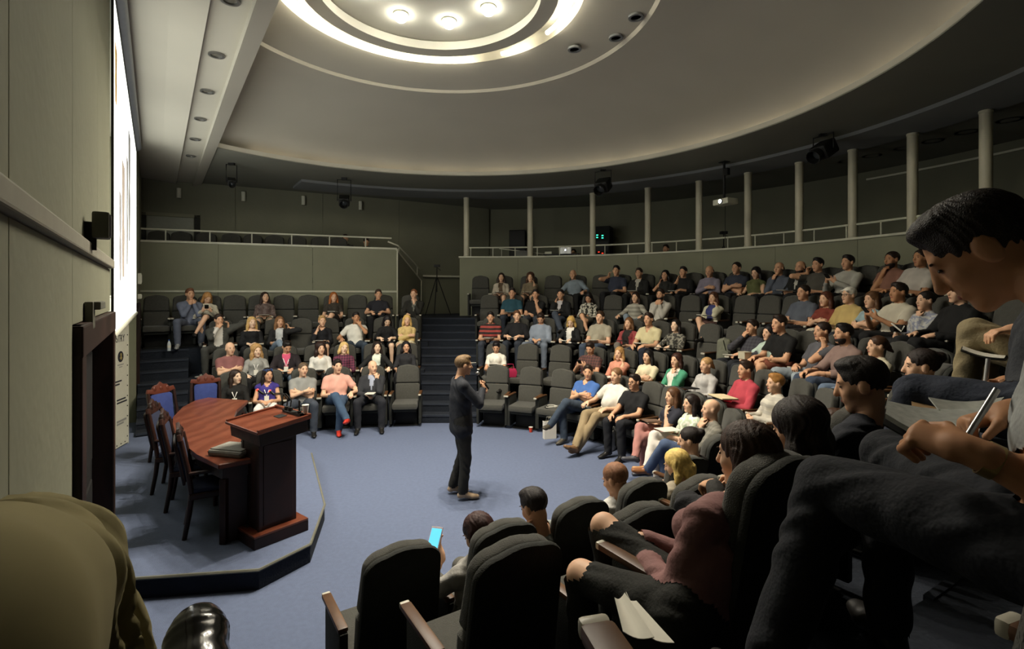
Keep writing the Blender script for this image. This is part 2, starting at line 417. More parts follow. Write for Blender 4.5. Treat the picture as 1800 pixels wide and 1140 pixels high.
rev('ring_band', [(1.58, .055), (1.58, .02), (1.36, .02), (1.36, .14), (1.5, .18)], M_CEIL, cv)
rev('inner_disc', [(1.5, .15), (1.3, .16), (.9, .19), (0.001, .20)], M_CEIL, cv)
bm = bmesh.new(); sector(bm, C, 0.0, 16, -180, 180, 6.46, 6.5, 60); struct(from_bm(bm, 'ceiling_top', M_SOFF))
# cove tubes
M_TUBE = mat('#fff6df', .5, 0, emit=COVE_E, sample=True, name='lit_cove_tube')
for i in range(24):
    if i in (1, 3): continue
    a0, a1 = i * 15 - 1, (i + 1) * 15 - 2
    tb('light_tube', [(1.74 * math.sin(rad(a)), 1.74 * math.cos(rad(a)), .035) for a in np.linspace(a0, a1, 6)], .028, M_TUBE, cv, 8)
M_TUBE2 = mat('#f4f6ea', .5, 0, emit=COVE_E * .45, sample=True, name='lit_inner_tube')
for i in range(12): tb('light_tube', [(1.44 * math.sin(rad(a)), 1.44 * math.cos(rad(a)), .075) for a in np.linspace(i * 30 + .5, i * 30 + 29.5, 8)], .014, M_TUBE2, cv, 6)
M_RIMT = mat('#ffeed6', .5, 0, emit=RIM_E, sample=True, name='lit_rim_tube')
tub = [a for a in range(0, 360, 12)]
for a0 in tub:
    pts = [(C[0] + 5.75 * math.sin(rad(a)), C[1] + 5.75 * math.cos(rad(a)), 5.262) for a in np.linspace(a0 + .5, a0 + 11.5, 5)]
    if max(p[0] * NR[0] + p[1] * NR[1] for p in pts) > -1.0: continue
    tb('rim_light', pts, .014, M_RIMT, dome_o, 6)
M_BULB = mat('#fffdf0', .4, 0, emit=38, sample=True, name='lit_downlight_glass')
for i in range(8):
    a = i * 45 + 8; x, y = C[0] + .86 * math.sin(rad(a)), C[1] + .86 * math.cos(rad(a))
    o = tag(empty('ceiling_downlight', (x, y, 6.285)), 'round lit downlight in the ceiling disc, ' + ('lowest in the picture', 'to the right of the lowest', 'right, at the frame top', 'right, beyond the frame top', 'nearest the camera', 'left, beyond the frame top', 'left, at the frame top', 'to the left of the lowest')[i], 'light', 'downlights of the ceiling disc')
    lt('rim', [(.085, .02), (.10, .0), (.10, -.012), (.082, -.012)], M_WHITE, o, 20)
    lt('glass', [(.078, .0), (.088, -.03), (.078, -.07), (.055, -.095), (.03, -.105), (.001, -.11)], M_BULB, o, 16)
    ld = bpy.data.lights.new('downlight', 'SPOT'); ld.energy = LAMP_W * (1.0 + .55 * math.sin(rad(a + 10))); ld.color = (1.0, .915, .765); ld.spot_size = rad(132); ld.spot_blend = 1.0; ld.shadow_soft_size = .035
    lo = bpy.data.objects.new('downlight_beam', ld); COL.objects.link(lo); lo.location = (0, 0, -.13); lo.parent = o
# recessed lamps of the stage strip (switched off) and gallery ceiling
for i, s in enumerate([1.4, 2.7, 4.05, 5.37, 6.69, 7.97, 9.29, 10.56, 11.9]):
    if s < 4: continue
    q = ns(-.565, s, 5.19)
    o = tag(empty('recessed_lamp', q), 'unlit round recessed lamp in the ceiling strip, %s from the upper frame edge' % 'x x x first second third fourth fifth sixth'.split()[i], 'lamp', 'unlit lamps of the ceiling strip')
    lt('rim', [(.085, .0), (.085, -.018), (.06, -.018), (.06, .0)], M_STEEL, o, 20)
    lt('glass', [(.06, -.003), (.02, -.008), (.001, -.008)], mat('#6a675e', .2, .05, name='dark_lamp_glass'), o, 16)
for i, (x, rr) in enumerate([(1490, 9), (1533, 9), (1590, 9), (1640, 9), (1700, 9), (1775, 9)]):
    q = ray_circ(x, C, rr)
    o = tag(empty('recessed_lamp', (q[0], q[1], 5.22)), 'unlit round recessed lamp in the ceiling over the right gallery, %s from the left' % 'first second third fourth fifth sixth'.split()[i], 'lamp', 'unlit lamps over the right gallery')
    lt('rim', [(.17, .0), (.17, -.02), (.12, -.02), (.12, .0)], M_BLACK, o, 20)
    lt('glass', [(.12, -.004), (.02, -.01), (.001, -.01)], mat('#2b2a26', .2, .05, name='dark_lamp_glass'), o, 16)
for i, (x, y) in enumerate([(1118, 32), (1083, 68), (1010, 88)]):
    q = gp(x, y, 6.05)
    o = tag(empty('slot_lamp', q), 'small dark spotlight slot in the dome ring, %s' % ('highest', 'middle', 'lowest')[i], 'lamp', 'dark slots round the dome ring')
    lt('rim', [(.10, .03), (.10, .0), (.07, .0), (.07, .03)], M_BAND, o, 16)
    lt('glass', [(.07, .02), (.001, .02)], M_BLACK, o, 12)

# stage platform
pl = [(-6.4, 3.9), (-3.24, 4.13), (-2.118, 4.284), (-1.86, 4.72), (-2.05, 5.6), (-2.9, 7.4), (-4.2, 8.9), (-7.4, 9.4)]
bm = bmesh.new(); prism(bm, pl, .001, .165); clip_n(bm, 1.49)
o = struct(from_bm(bm, 'floor_stage', M_TIER))
bm = bmesh.new(); prism(bm, pl, .165, .172); clip_n(bm, 1.49); from_bm(bm, 'stage_carpet', M_CARPET, o)
q = [Vector(p) for p in pl[1:6]]
tb('stage_edge', [(p.x, p.y, .165) for p in q], .014, mat('#6d6c5f', .5, .1, name='stage_edge_trim'), o, 6)
# ================================================================ figures: smooth-blended limbs meshed as one surface
EDG = [(0, 1), (2, 3), (4, 5), (6, 7), (0, 2), (1, 3), (4, 6), (5, 7), (0, 4), (1, 5), (2, 6), (3, 7)]
CO = np.array([[i >> 2 & 1, i >> 1 & 1, i & 1] for i in range(8)])
def surf(f, org, h):
    s = f < 0
    nx, ny, nz = f.shape
    cnt = np.zeros((nx - 1, ny - 1, nz - 1), np.int8)
    for a, b, c in CO: cnt += s[a:nx - 1 + a, b:ny - 1 + b, c:nz - 1 + c]
    act = (cnt > 0) & (cnt < 8)
    ijk = np.argwhere(act)
    if len(ijk) == 0: return None
    idx = np.full(act.shape, -1, np.int32); idx[act] = np.arange(len(ijk))
    V = [f[ijk[:, 0] + a, ijk[:, 1] + b, ijk[:, 2] + c] for a, b, c in CO]
    acc = np.zeros((len(ijk), 3)); num = np.zeros(len(ijk))
    for a, b in EDG:
        va, vb = V[a], V[b]
        m = (va < 0) != (vb < 0)
        t = np.where(m, va / np.where(m, va - vb, 1), 0)[:, None]
        acc += np.where(m[:, None], CO[a] + t * (CO[b] - CO[a]), 0); num += m
    pos = (ijk + acc / num[:, None]) * h + org
    Q = []
    for ax in range(3):
        o1, o2 = [(1, 2), (2, 0), (0, 1)][ax]
        sl0 = [slice(None)] * 3; sl1 = [slice(None)] * 3
        sl0[ax] = slice(0, -1); sl1[ax] = slice(1, None)
        a, b = s[tuple(sl0)], s[tuple(sl1)]
        e = np.argwhere(a != b)
        e = e[(e[:, o1] > 0) & (e[:, o2] > 0) & (e[:, o1] < f.shape[o1] - 1) & (e[:, o2] < f.shape[o2] - 1)]
        if len(e) == 0: continue
        flip = a[e[:, 0], e[:, 1], e[:, 2]]
        c = []
        for d1, d2 in ((1, 1), (0, 1), (0, 0), (1, 0)):
            q = e.copy(); q[:, o1] -= d1; q[:, o2] -= d2
            c.append(idx[q[:, 0], q[:, 1], q[:, 2]])
        q = np.stack(c, 1)
        q[~flip] = q[~flip][:, ::-1]
        Q.append(q)
    return pos, np.concatenate(Q), ijk

class Blob:
    """list of tapered limbs / ellipsoids; tag tells which garment covers it"""
    def __init__(s): s.p = []; s.sub = []
    def cone(s, a, b, ra, rb, tag=0, k=.025, wide=None):
        s.p.append((np.array(a, float), np.array(b, float), ra, rb, None if wide is None else (np.array(wide[0], float) / np.linalg.norm(wide[0]), wide[1]), tag, k)); return s
    def ell(s, c, rr, Rm=None, tag=0, k=.02, sub=False):
        rr = np.array(rr, float); r0 = rr.min()
        A = np.diag(r0 / rr) @ (np.eye(3) if Rm is None else np.array(Rm).T)
        (s.sub if sub else s.p).append((np.array(c, float), None, r0, rr.max(), A, tag, k)); return s
    def mesh(s, h):
        lo = np.full(3, 9e9); hi = -lo
        for a, b, ra, rb, X, tg, k in s.p:
            R = max(ra, rb) * (X[1] if isinstance(X, tuple) and X[1] > 1 else 1)
            for q in ((a,) if b is None else (a, b)): lo = np.minimum(lo, q - R); hi = np.maximum(hi, q + R)
        lo -= 3 * h; hi += 3 * h
        n = np.ceil((hi - lo) / h).astype(int) + 1
        f = np.full(n, .08, np.float32); best = np.full(n, .08, np.float32); tg_ = np.zeros(n, np.int8)
        ax = [lo[i] + h * np.arange(n[i]) for i in range(3)]
        def dist(pr):
            a, b, ra, rb, X, tg, k = pr
            R = max(ra, rb) * (X[1] if isinstance(X, tuple) and X[1] > 1 else 1) + max(k, 2 * h) + h
            P0 = np.minimum(a, a if b is None else b) - R; P1 = np.maximum(a, a if b is None else b) + R
            i0 = np.clip(np.floor((P0 - lo) / h).astype(int), 0, n); i1 = np.clip(np.ceil((P1 - lo) / h).astype(int) + 1, 0, n)
            if (i1 <= i0).any(): return None
            sl = tuple(slice(i0[j], i1[j]) for j in range(3))
            x = ax[0][sl[0]][:, None, None] - a[0]; y = ax[1][sl[1]][None, :, None] - a[1]; z = ax[2][sl[2]][None, None, :] - a[2]
            if b is None:
                A = X
                u = A[0, 0] * x + A[0, 1] * y + A[0, 2] * z; v = A[1, 0] * x + A[1, 1] * y + A[1, 2] * z; w_ = A[2, 0] * x + A[2, 1] * y + A[2, 2] * z
                q = np.sqrt(u * u + v * v + w_ * w_)
                # distance-like: scale by gradient
                g = np.sqrt((A[0, 0] * u + A[1, 0] * v + A[2, 0] * w_) ** 2 + (A[0, 1] * u + A[1, 1] * v + A[2, 1] * w_) ** 2 + (A[0, 2] * u + A[1, 2] * v + A[2, 2] * w_) ** 2)
                return sl, (q - ra) * q / np.maximum(g, 1e-6), tg, k
            ba = b - a; L2 = max(ba @ ba, 1e-9)
            t = np.clip((x * ba[0] + y * ba[1] + z * ba[2]) / L2, 0, 1)
            qx = x - t * ba[0]; qy = y - t * ba[1]; qz = z - t * ba[2]
            r = ra + (rb - ra) * t
            if X is None: return sl, np.sqrt(qx * qx + qy * qy + qz * qz) - r, tg, k
            wv, sc = X
            dt = (qx * wv[0] + qy * wv[1] + qz * wv[2]) * (1 - 1 / sc)
            qx = qx - wv[0] * dt; qy = qy - wv[1] * dt; qz = qz - wv[2] * dt
            return sl, np.sqrt(qx * qx + qy * qy + qz * qz) - r, tg, k
        for pr in s.p:
            R_ = dist(pr)
            if R_ is None: continue
            sl, d, tg, k = R_
            g = f[sl]; hh = np.clip(.5 + .5 * (g - d) / k, 0, 1)
            f[sl] = g + (d - g) * hh - k * hh * (1 - hh)
            m = d < best[sl]
            best[sl] = np.where(m, d, best[sl]); tg_[sl] = np.where(m, tg, tg_[sl])
        for pr in s.sub:
            R_ = dist(pr)
            if R_ is None: continue
            sl, d, tg, k = R_
            f[sl] = np.maximum(f[sl], -d)
        out = surf(f, lo, h)
        if out is None: return np.zeros((0, 3)), np.zeros((0, 4), int), np.zeros(0, int)
        v, q, ijk = out
        near = np.clip(np.round((v - lo) / h).astype(int), 0, np.array(n) - 1)
        return v, q, tg_[near[:, 0], near[:, 1], near[:, 2]]
def vnorm(v, q):
    fn = np.cross(v[q[:, 2]] - v[q[:, 0]], v[q[:, 3]] - v[q[:, 1]])
    N = np.zeros_like(v)
    for j in range(4): np.add.at(N, q[:, j], fn)
    return N / np.maximum(np.linalg.norm(N, axis=1), 1e-9)[:, None]
def mk(name, v, q, m, parent):
    me = bpy.data.meshes.new(name)
    me.vertices.add(len(v)); me.vertices.foreach_set('co', np.asarray(v, np.float32).ravel())
    me.loops.add(len(q) * 4); me.loops.foreach_set('vertex_index', np.asarray(q, np.int32).ravel())
    me.polygons.add(len(q)); me.polygons.foreach_set('loop_start', np.arange(0, len(q) * 4, 4, dtype=np.int32))
    me.polygons.foreach_set('use_smooth', np.ones(len(q), bool))
    me.update(); me.validate()
    me.materials.append(m)
    o = bpy.data.objects.new(name, me); COL.objects.link(o); o.parent = parent
    return o
def sub_mesh(v, q, keep):
    qq = q[keep]; u, inv = np.unique(qq, return_inverse=True)
    return u, inv.reshape(-1, 4)

A3 = lambda *a: np.array(a, float)
def unit(v): v = np.asarray(v, float); return v / max(np.linalg.norm(v), 1e-9)
def ik(S, Wt, l1, l2, pole):
    d = Wt - S; L = np.linalg.norm(d); mx = (l1 + l2) * .995
    if L > mx: Wt = S + d / L * mx; d = Wt - S; L = mx
    if L < abs(l1 - l2) + .02: L = abs(l1 - l2) + .02
    a = (l1 * l1 - l2 * l2 + L * L) / (2 * L); hh = math.sqrt(max(l1 * l1 - a * a, 0))
    u = d / np.linalg.norm(d); p = np.asarray(pole, float); p = p - u * (p @ u)
    return S + u * a + unit(p) * hh, Wt
def rotm(yaw, pitch, roll=0):      # columns right, forward, up
    cy, sy = math.cos(yaw), math.sin(yaw); cp, sp = math.cos(pitch), math.sin(pitch)
    f = A3(-sy * cp, cy * cp, sp); r = A3(cy, sy, 0); u = np.cross(r, f)
    if roll:
        c, s = math.cos(roll), math.sin(roll); r, u = r * c + u * s, u * c - r * s
    return np.stack([r, f, u], 1)
def hand_prims(B, Wp, dr, nrm, sd, curl=.6, sc=1.0, r=.0095):
    """palm + four fingers + thumb; dr = pointing direction, nrm = palm side, sd = +1 right hand"""
    dr = unit(dr); nrm = unit(nrm - dr * (np.asarray(nrm) @ dr)); side = np.cross(dr, nrm) * sd      # towards the thumb
    if True: side = unit(side)
    pc = Wp + dr * .055 * sc
    B.cone(Wp - dr * .03 * sc, Wp + dr * .02 * sc, .026 * sc, .027 * sc, 0, .015)
    B.cone(Wp + dr * .02 * sc, Wp + dr * .085 * sc, .019 * sc, .016 * sc, 0, .012, (side, 2.0))
    for i, (o, l) in enumerate(((.030, .072), (.010, .082), (-.011, .076), (-.031, .060))):
        b = Wp + (dr * .085 + side * o) * sc
        d1 = unit(dr * math.cos(curl) + nrm * math.sin(curl) + side * o * 1.5)
        m = b + d1 * l * .5 * sc
        d2 = unit(dr * math.cos(curl * 2.3) + nrm * math.sin(curl * 2.3))
        B.cone(b, m, r * 1.05 * sc, r * sc, 0, .006); B.cone(m, m + d2 * l * .5 * sc, r * sc, r * .82 * sc, 0, .006)
    t0 = Wp + (dr * .025 + side * .025) * sc; t1 = t0 + unit(side * .8 + dr * .7 + nrm * .3) * .04 * sc; t2 = t1 + unit(dr * .9 + side * .15 + nrm * .5) * .038 * sc
    B.cone(t0, t1, r * 1.35 * sc, r * 1.15 * sc, 0, .012); B.cone(t1, t2, r * 1.1 * sc, r * .85 * sc, 0, .006)

_small = {}
def ico(name, m):
    if name in _small: return _small[name]
    bm = bmesh.new(); bmesh.ops.create_icosphere(bm, subdivisions=2, radius=1.0)
    me = bpy.data.meshes.new(name); bm.to_mesh(me); bm.free(); me.materials.append(m)
    me.polygons.foreach_set('use_smooth', [True] * len(me.polygons)); _small[name] = me
    return me
M_EYE = mat('#2a211c', .25, .02, name='eye'); M_LIP = mat('#a0584c', .5, .05, name='lip')
SKINS = {'l': '#deb292', 'm': '#d0a07e', 'd': '#b88662', 'p': '#e8c4a6'}
def skin(c): return mat(SKINS.get(c, c), .55, .06, 12, name='skin_' + str(c).lstrip('#'), spec=.3)

def soft(c, k=.82):
    if not isinstance(c, str): return c
    v_ = c.lstrip('#'); v_ = v_ if len(v_) == 6 else ''.join(x * 2 for x in v_)
    r = [int(v_[i:i + 2], 16) for i in (0, 2, 4)]; g = .3 * r[0] + .59 * r[1] + .11 * r[2]
    return '#%02x%02x%02x' % tuple(int(g + (x - g) * k) for x in r)
def figure(label, loc, rz, top='#555555', sleeve='short', bot='#2b3040', blen='long', shoe='#1c1a18', hair='short', hc='#2a1c14', sk='m',
           arms='lap', legs='flat', lean=14, slide=0.0, side=0.0, hyaw=0.0, hpitch=1, hroll=0.0, fem=False, belly=0.0, sc=1.0, h=.023, pat=None, col2=None,
           inner=None, vee=None, neck=None, beard=None, lanyard=None, glasses=None, J=None, faces=True, group=None, twist=0.0, name='person', extra=None, ripped=False):
    """seated (or, through J, freely posed) person; local +y is the way the body faces"""
    J = dict(J or {}); top, bot, inner, col2 = soft(top), soft(bot), soft(inner), soft(col2)
    root = tag(empty(name, loc, rz), label, 'person', group)
    root.scale = (sc, sc, sc)
    W_ = .142 if fem else .168
    hip = A3(*J.get('hip', (slide * .3, .05 + slide * 0, .50)))
    la = rad(lean); sa = rad(side)
    up = unit(A3(math.sin(sa), -math.sin(la), math.cos(la))); tl = J.get('torso', .44 if not fem else .415)
    nb = A3(*J['neck']) if 'neck' in J else hip + up * tl
    up = unit(nb - hip); tl = np.linalg.norm(nb - hip)
    ty = rad(twist)
    rt = unit(A3(math.cos(ty), math.sin(ty), 0) - up * (up @ A3(math.cos(ty), math.sin(ty), 0))); fw = np.cross(up, rt)
    HR = rotm(rad(hyaw), rad(hpitch), rad(hroll))
    hd = A3(*J['head']) if 'head' in J else nb + unit(up + A3(0, .25, .35)) * .15 + HR[:, 1] * .02 + A3(0, .012, 0)
    hx = lambda x, y, z: hd + HR @ A3(x, y, z)
    B = Blob()
    # torso
    T_, Bo = 1, 2
    dress = blen == 'dress'
    wst = .088 if fem else .1
    B.cone(hip + rt * -.075 + A3(0, -.0, .01), hip + rt * .075 + A3(0, 0, .01), .105, .105, T_ if dress else Bo, .03)
    B.cone(hip + up * .06, hip + up * tl * .5, wst + .01, wst + .012, T_, .04, (rt, 1.32))
    B.cone(hip + up * tl * .5, hip + up * tl * .80, wst + .014, .098, T_, .04, (rt, 1.48 if not fem else 1.35))
    SH = {s: nb - up * .08 + rt * s * W_ + fw * J.get('shf', 0.0) for s in (-1, 1)}
    B.cone(SH[-1], SH[1], .05, .05, T_, .035)
    for s in (-1, 1): B.cone(nb - up * .012, SH[s], .045, .04, T_, .03)
    if belly: B.ell(hip + up * tl * .33 + fw * (.05 + belly * .3), (.12, .07 + belly, .12), np.stack([rt, fw, up], 1), T_, .04)
    if fem:
        for s in (-1, 1): B.ell(hip + up * tl * .66 + fw * .085 + rt * s * .062, (.058, .055, .06), None, T_, .03)
    nk0, nk1 = nb + up * .0 , hx(0, -.025, -.06)
    B.cone(nk0 - up * .03, nk1, .054 if not fem else .045, .050 if not fem else .042, 0, .02)
    # arms
    ua, fa = (.285, .25) if not fem else (.265, .235)
    if isinstance(arms, str): arms = (arms, arms)
    hands = []
    for s, ap in ((1, arms[0]), (-1, arms[1])):
        S = SH[s]; key = 'R' if s > 0 else 'L'
        pole = A3(s * .6, -.25, -.8); curl = .55; hdr = None; hn = A3(-s * .3, 0, -1)
        if ap == 'lap': Wp = hip + A3(s * .07, .235, .135); hdr = A3(-s * .7, .7, -.15)
        elif ap == 'cross': Wp = hip + up * tl * .42 + fw * (.2 + .03 * s) - rt * s * .075; hdr = -rt * s + fw * -.25 + up * .12; hn = -fw; pole = A3(s, .05, -.75); curl = .25
        elif ap == 'chin': Wp = hx(s * .035, .115, -.205); hdr = hx(0, .075, -.10) - Wp + A3(0, 0, .05); hn = A3(-s * .2, -1, .1); pole = A3(s * .35, .3, -1); curl = .9
        elif ap == 'cheek': Wp = hx(s * .11, .05, -.19); hdr = hx(s * .07, .045, -.03) - Wp; hn = A3(-s, -.1, 0); pole = A3(s * .5, .35, -1); curl = .4
        elif ap == 'rest': Wp = hip + A3(s * .255, .235, .155); hdr = A3(0, 1, -.15); hn = A3(0, 0, -1); pole = A3(s * .6, -.6, -.4)
        elif ap == 'write': Wp = hip + A3(s * .11, .31, .185); hdr = A3(-s * .4, .8, -.25); pole = A3(s * .8, -.3, -.6); curl = .8
        elif ap == 'phone': Wp = hip + A3(s * .075, .27, .27); hdr = A3(-s * .4, .5, .5); hn = A3(-s * .6, -.6, .3); curl = .8
        elif ap == 'thigh': Wp = hip + A3(s * .13, .27, .125); hdr = A3(-s * .1, 1, -.2)
        elif ap == 'knee': Wp = hip + A3(s * .10, .37, .13); hdr = A3(-s * .2, 1, -.3)
        elif ap == 'face': Wp = hx(s * .06, .12, -.15); hdr = A3(-s * .5, -.2, .8); hn = A3(-s * .3, -1, 0); pole = A3(s * .7, .1, -.8); curl = .8
        elif ap == 'up': Wp = hx(s * .17, .02, -.14); hdr = A3(-s * .1, .1, 1); hn = A3(-s, 0, 0); pole = A3(s * .45, .35, -1); curl = .7
        elif ap == 'down': Wp = SH[s] + A3(s * .07, .05, -.52); hdr = A3(0, .1, -1); hn = A3(-s, 0, 0); pole = A3(s * .2, -1, 0)
        else: Wp = A3(*J['w' + key]); hdr = None
        if 'w' + key in J: Wp = A3(*J['w' + key])
        if 'p' + key in J: pole = A3(*J['p' + key])
        E_, Wp = ik(S, Wp, ua, fa, pole)
        if 'e' + key in J: E_ = A3(*J['e' + key])
        if 'hd' + key in J: hdr = A3(*J['hd' + key])
        if 'hn' + key in J: hn = A3(*J['hn' + key])
        if hdr is None: hdr = Wp - E_
        curl = J.get('c' + key, curl)
        sl = sleeve
        r0, r1 = (.05, .042) if not fem else (.043, .036)
        if sl == 'none': tq = -1
        elif sl == 'short': tq = .55
        else: tq = 2
        if tq < 0: B.cone(S, E_, r0, r1, 0, .02)
        elif tq < 1:
            M_ = S + (E_ - S) * tq
            B.cone(S, M_, r0 + .006, r1 + .010, T_, .02); B.cone(M_, E_, r0 * .5 + r1 * .5, r1, 0, .012)
        else: B.cone(S, E_, r0 + .005, r1 + .004, T_, .02)
        if sl == 'long':
            M_ = E_ + (Wp - E_) * .9
            B.cone(E_, M_, r1 + .003, .032, T_, .015); B.cone(M_, Wp, .026, .025, 0, .01)
        elif sl == 'mid':
            M_ = E_ + (Wp - E_) * .35
            B.cone(E_, M_, r1 + .003, .04, T_, .015); B.cone(M_, Wp, .035, .025, 0, .01)
        else: B.cone(E_, Wp, r1, .025, 0, .012)
        Hb = Blob(); Hb.cone(E_ + (Wp - E_) * .72, Wp, .03, .025, 0, .01)
        hand_prims(Hb, Wp, unit(hdr), hn, s, curl, .95 if not fem else .86)
        hands.append(Hb); J['_w' + key] = Wp; J['_h' + key] = unit(hdr)
    # legs
    th, sn_ = .46, .42
    if 'kR' in J: K = {1: A3(*J['kR']), -1: A3(*J['kL'])}; AN = {1: A3(*J['aR']), -1: A3(*J['aL'])}
    elif legs == 'flat': K = {s: hip + A3(s * .125, .445, .035) for s in (1, -1)}; AN = {s: A3(s * .13, .475, .095) for s in (1, -1)}
    elif legs == 'wide': K = {s: hip + A3(s * .21, .41, .03) for s in (1, -1)}; AN = {s: A3(s * .2, .44, .095) for s in (1, -1)}
    elif legs == 'ext': K = {s: hip + A3(s * .1, .44, .03) for s in (1, -1)}; AN = {s: A3(s * -.03, .80 + .05 * s, .11 + .03 * s) for s in (1, -1)}
    elif legs in ('crossR', 'crossL'):
        c = 1 if legs == 'crossR' else -1
        K = {c: hip + A3(-c * .015, .45, .15), -c: hip + A3(-c * .10, .445, .03)}
        AN = {c: A3(-c * .20, .66, .30), -c: A3(-c * .07, .47, .095)}
    elif legs in ('figR', 'figL'):
        c = 1 if legs == 'figR' else -1
        K = {c: hip + A3(c * .29, .36, .10), -c: hip + A3(-c * .11, .445, .03)}
        AN = {c: A3(-c * .13, .46, .64), -c: A3(-c * .1, .47, .095)}
    for s in (1, -1):
        hp = hip + rt * s * .085 + A3(0, 0, 0); k_, a_ = K[s], AN[s]
        rh, rk, rc, ra_ = (.088, .062, .056, .043) if not fem else (.083, .056, .05, .038)
        if blen == 'long':
            B.cone(hp, k_, rh, rk, Bo, .02)
            M_ = k_ + (a_ - k_) * .94
            B.cone(k_, M_, rk, ra_ + .008, Bo, .015); B.cone(M_, a_, ra_, ra_ * .9, 0, .01)
        elif blen == 'short':
            M_ = hp + (k_ - hp) * .82
            B.cone(hp, M_, rh + .006, rk + .014, Bo, .02); B.cone(M_, k_, rk, rk * .95, 0, .01)
            B.cone(k_, k_ + (a_ - k_) * .35, rk * .95, rc * .98, 0, .015); B.cone(k_ + (a_ - k_) * .35, a_, rc, ra_ * .8, 0, .015)
        else:   # skirt or dress to the knee
            M_ = hp + (k_ - hp) * .84
            tg = T_ if dress else Bo
            B.cone(hp, M_, rh + .01, rk + .02, tg, .05); B.cone(M_, k_, rk, rk * .95, 0, .01)
            B.cone(k_, k_ + (a_ - k_) * .35, rk * .93, rc * .96, 0, .015); B.cone(k_ + (a_ - k_) * .35, a_, rc * .95, ra_ * .75, 0, .015)
        sd_ = unit(a_ - k_)
        ft = A3(*J['f' + ('R' if s > 0 else 'L')]) if 'f' + ('R' if s > 0 else 'L') in J else None
        if ft is None:
            ft = A3(s * .12, 1, 0); ft = ft - sd_ * (ft @ sd_) * .85
            ft = unit(ft)
        dn = unit(sd_ - ft * (sd_ @ ft))
        tg = 3 if s > 0 else 4
        he = a_ + dn * .035 - ft * .03; ball = a_ + dn * .058 + ft * .115; toe = a_ + dn * .062 + ft * .175
        B.cone(a_ + dn * .01, he, .036, .034, tg, .015); B.cone(a_ + dn * .02, ball, .036, .028, tg, .02, (np.cross(ft, dn), 1.15)); B.cone(ball, toe, .028, .02, tg, .012, (np.cross(ft, dn), 1.5))
    if extra: extra(B, dict(hip=hip, up=up, rt=rt, fw=fw, tl=tl, nb=nb, K=K, AN=AN, hd=hd))
    v, q, tg = B.mesh(h)
    # head
    Hd = Blob()
    e3 = HR
    Hd.ell(hx(0, -.012, .03), (.074, .094, .088), e3, 0, .02)
    Hd.ell(hx(0, .022, -.035), (.057, .068, .082), e3, 0, .03)
    Hd.cone(hx(-.012, .064, -.098), hx(.012, .064, -.098), .02, .02, 0, .02)
    Hd.cone(hx(-.030, .072, .026), hx(.030, .072, .026), .012, .012, 0, .014)
    Hd.cone(hx(0, .086, .016), hx(0, .104, -.028), .008, .0135, 0, .01)
    for s in (-1, 1):
        Hd.ell(hx(s * .036, .058, -.026), (.022, .022, .024), e3, 0, .02)
        Hd.ell(hx(s * .076, -.004, -.006), (.011, .022, .033), e3, 0, .008)
        Hd.ell(hx(s * .030, .102, .004), (.016, .016, .010), e3, sub=True)
    Hd.cone(hx(-.018, .080, -.062), hx(.018, .080, -.062), .010, .010, 0, .008)
    Hd.cone(nk0 - up * .02, nk1, .054 if not fem else .045, .050 if not fem else .042, 0, .02)
    hh_ = h * .58
    hv, hq, _ = Hd.mesh(hh_)
    vv = [v]; qq = [q]; off = len(v)
    vv.append(hv); qq.append(hq + off); off += len(hv)
    for Hb in hands:
        a_, b_, _ = Hb.mesh(h * .42); vv.append(a_); qq.append(b_ + off); off += len(a_)
    V = np.concatenate(vv); Q = np.concatenate(qq)
    msk = skin(sk)
    mk('body', V, Q, msk, root)
    # garments
    Nn = vnorm(v, q)
    rel = v - hip; hh2 = (rel @ up) / tl; xx = rel @ rt; ff = rel @ fw
    t2 = tg.copy()
    istop = t2 == 1
    if neck == 'v': t2[istop & (ff > .02) & (hh2 > .74) & (np.abs(xx) < .075 * (hh2 - .74) / .26)] = 0
    elif neck == 'off': t2[istop & (hh2 > .86)] = 0
    elif neck == 'wide': t2[istop & (hh2 > .9) & (np.abs(xx) < .11)] = 0
    else: t2[istop & (hh2 > .97) & (np.abs(xx) < .058)] = 0
    if inner:
        w0, w1, hm = vee or (.012, .075, .34)
        t2[(t2 == 1) & (ff > .02) & (hh2 > hm) & (hh2 < 1.02) & (np.abs(xx) < w0 + (w1 - w0) * np.clip((hh2 - hm) / (1 - hm), 0, 1)) & (np.abs(xx) < .13)] = 5
    if ripped:
        for s in (1, -1): t2[(t2 == 2) & (np.linalg.norm(v - K[s], axis=1) < .085) & ((v - K[s]) @ A3(-.3, .3, 1) > .0)] = 0
    fold = .0035 * np.sin(v @ A3(31, 17, 43) + 3 * np.sin(v @ A3(13, 29, 11)))
    fq = t2[q]
    def garment(nm, t, m, off):
        keep = (fq == t).sum(1) >= 2
        if keep.sum() < 6: return None
        u, qi = sub_mesh(v, q, keep)
        return mk(nm, v[u] + Nn[u] * (off + fold[u][:, None] * (1 if t in (1, 2, 5) else .2)), qi, m, root)
    bmp = .25 if h < .018 else 0.0
    mt = mat(top, .85, .12, 9, bmp, pattern=pat, col2=col2, name='cloth_' + str(top).lstrip('#'))
    tn = 'jacket' if inner else ('dress' if dress else 'shirt')
    garment(tn, 1, mt, .011)
    if inner: garment('shirt', 5, mat(inner, .85, .1, 9, bmp, name='cloth_' + inner.lstrip('#')), .005)
    if not dress: garment('skirt' if blen == 'skirt' else ('shorts' if blen == 'short' else 'trousers'), 2, mat(bot, .88, .14, 10, bmp, name='cloth_' + bot.lstrip('#')), .009)
    ms = mat(shoe, .45, .1, name='shoe_' + shoe.lstrip('#'))
    garment('shoe', 3, ms, .005); garment('shoe', 4, ms, .005)
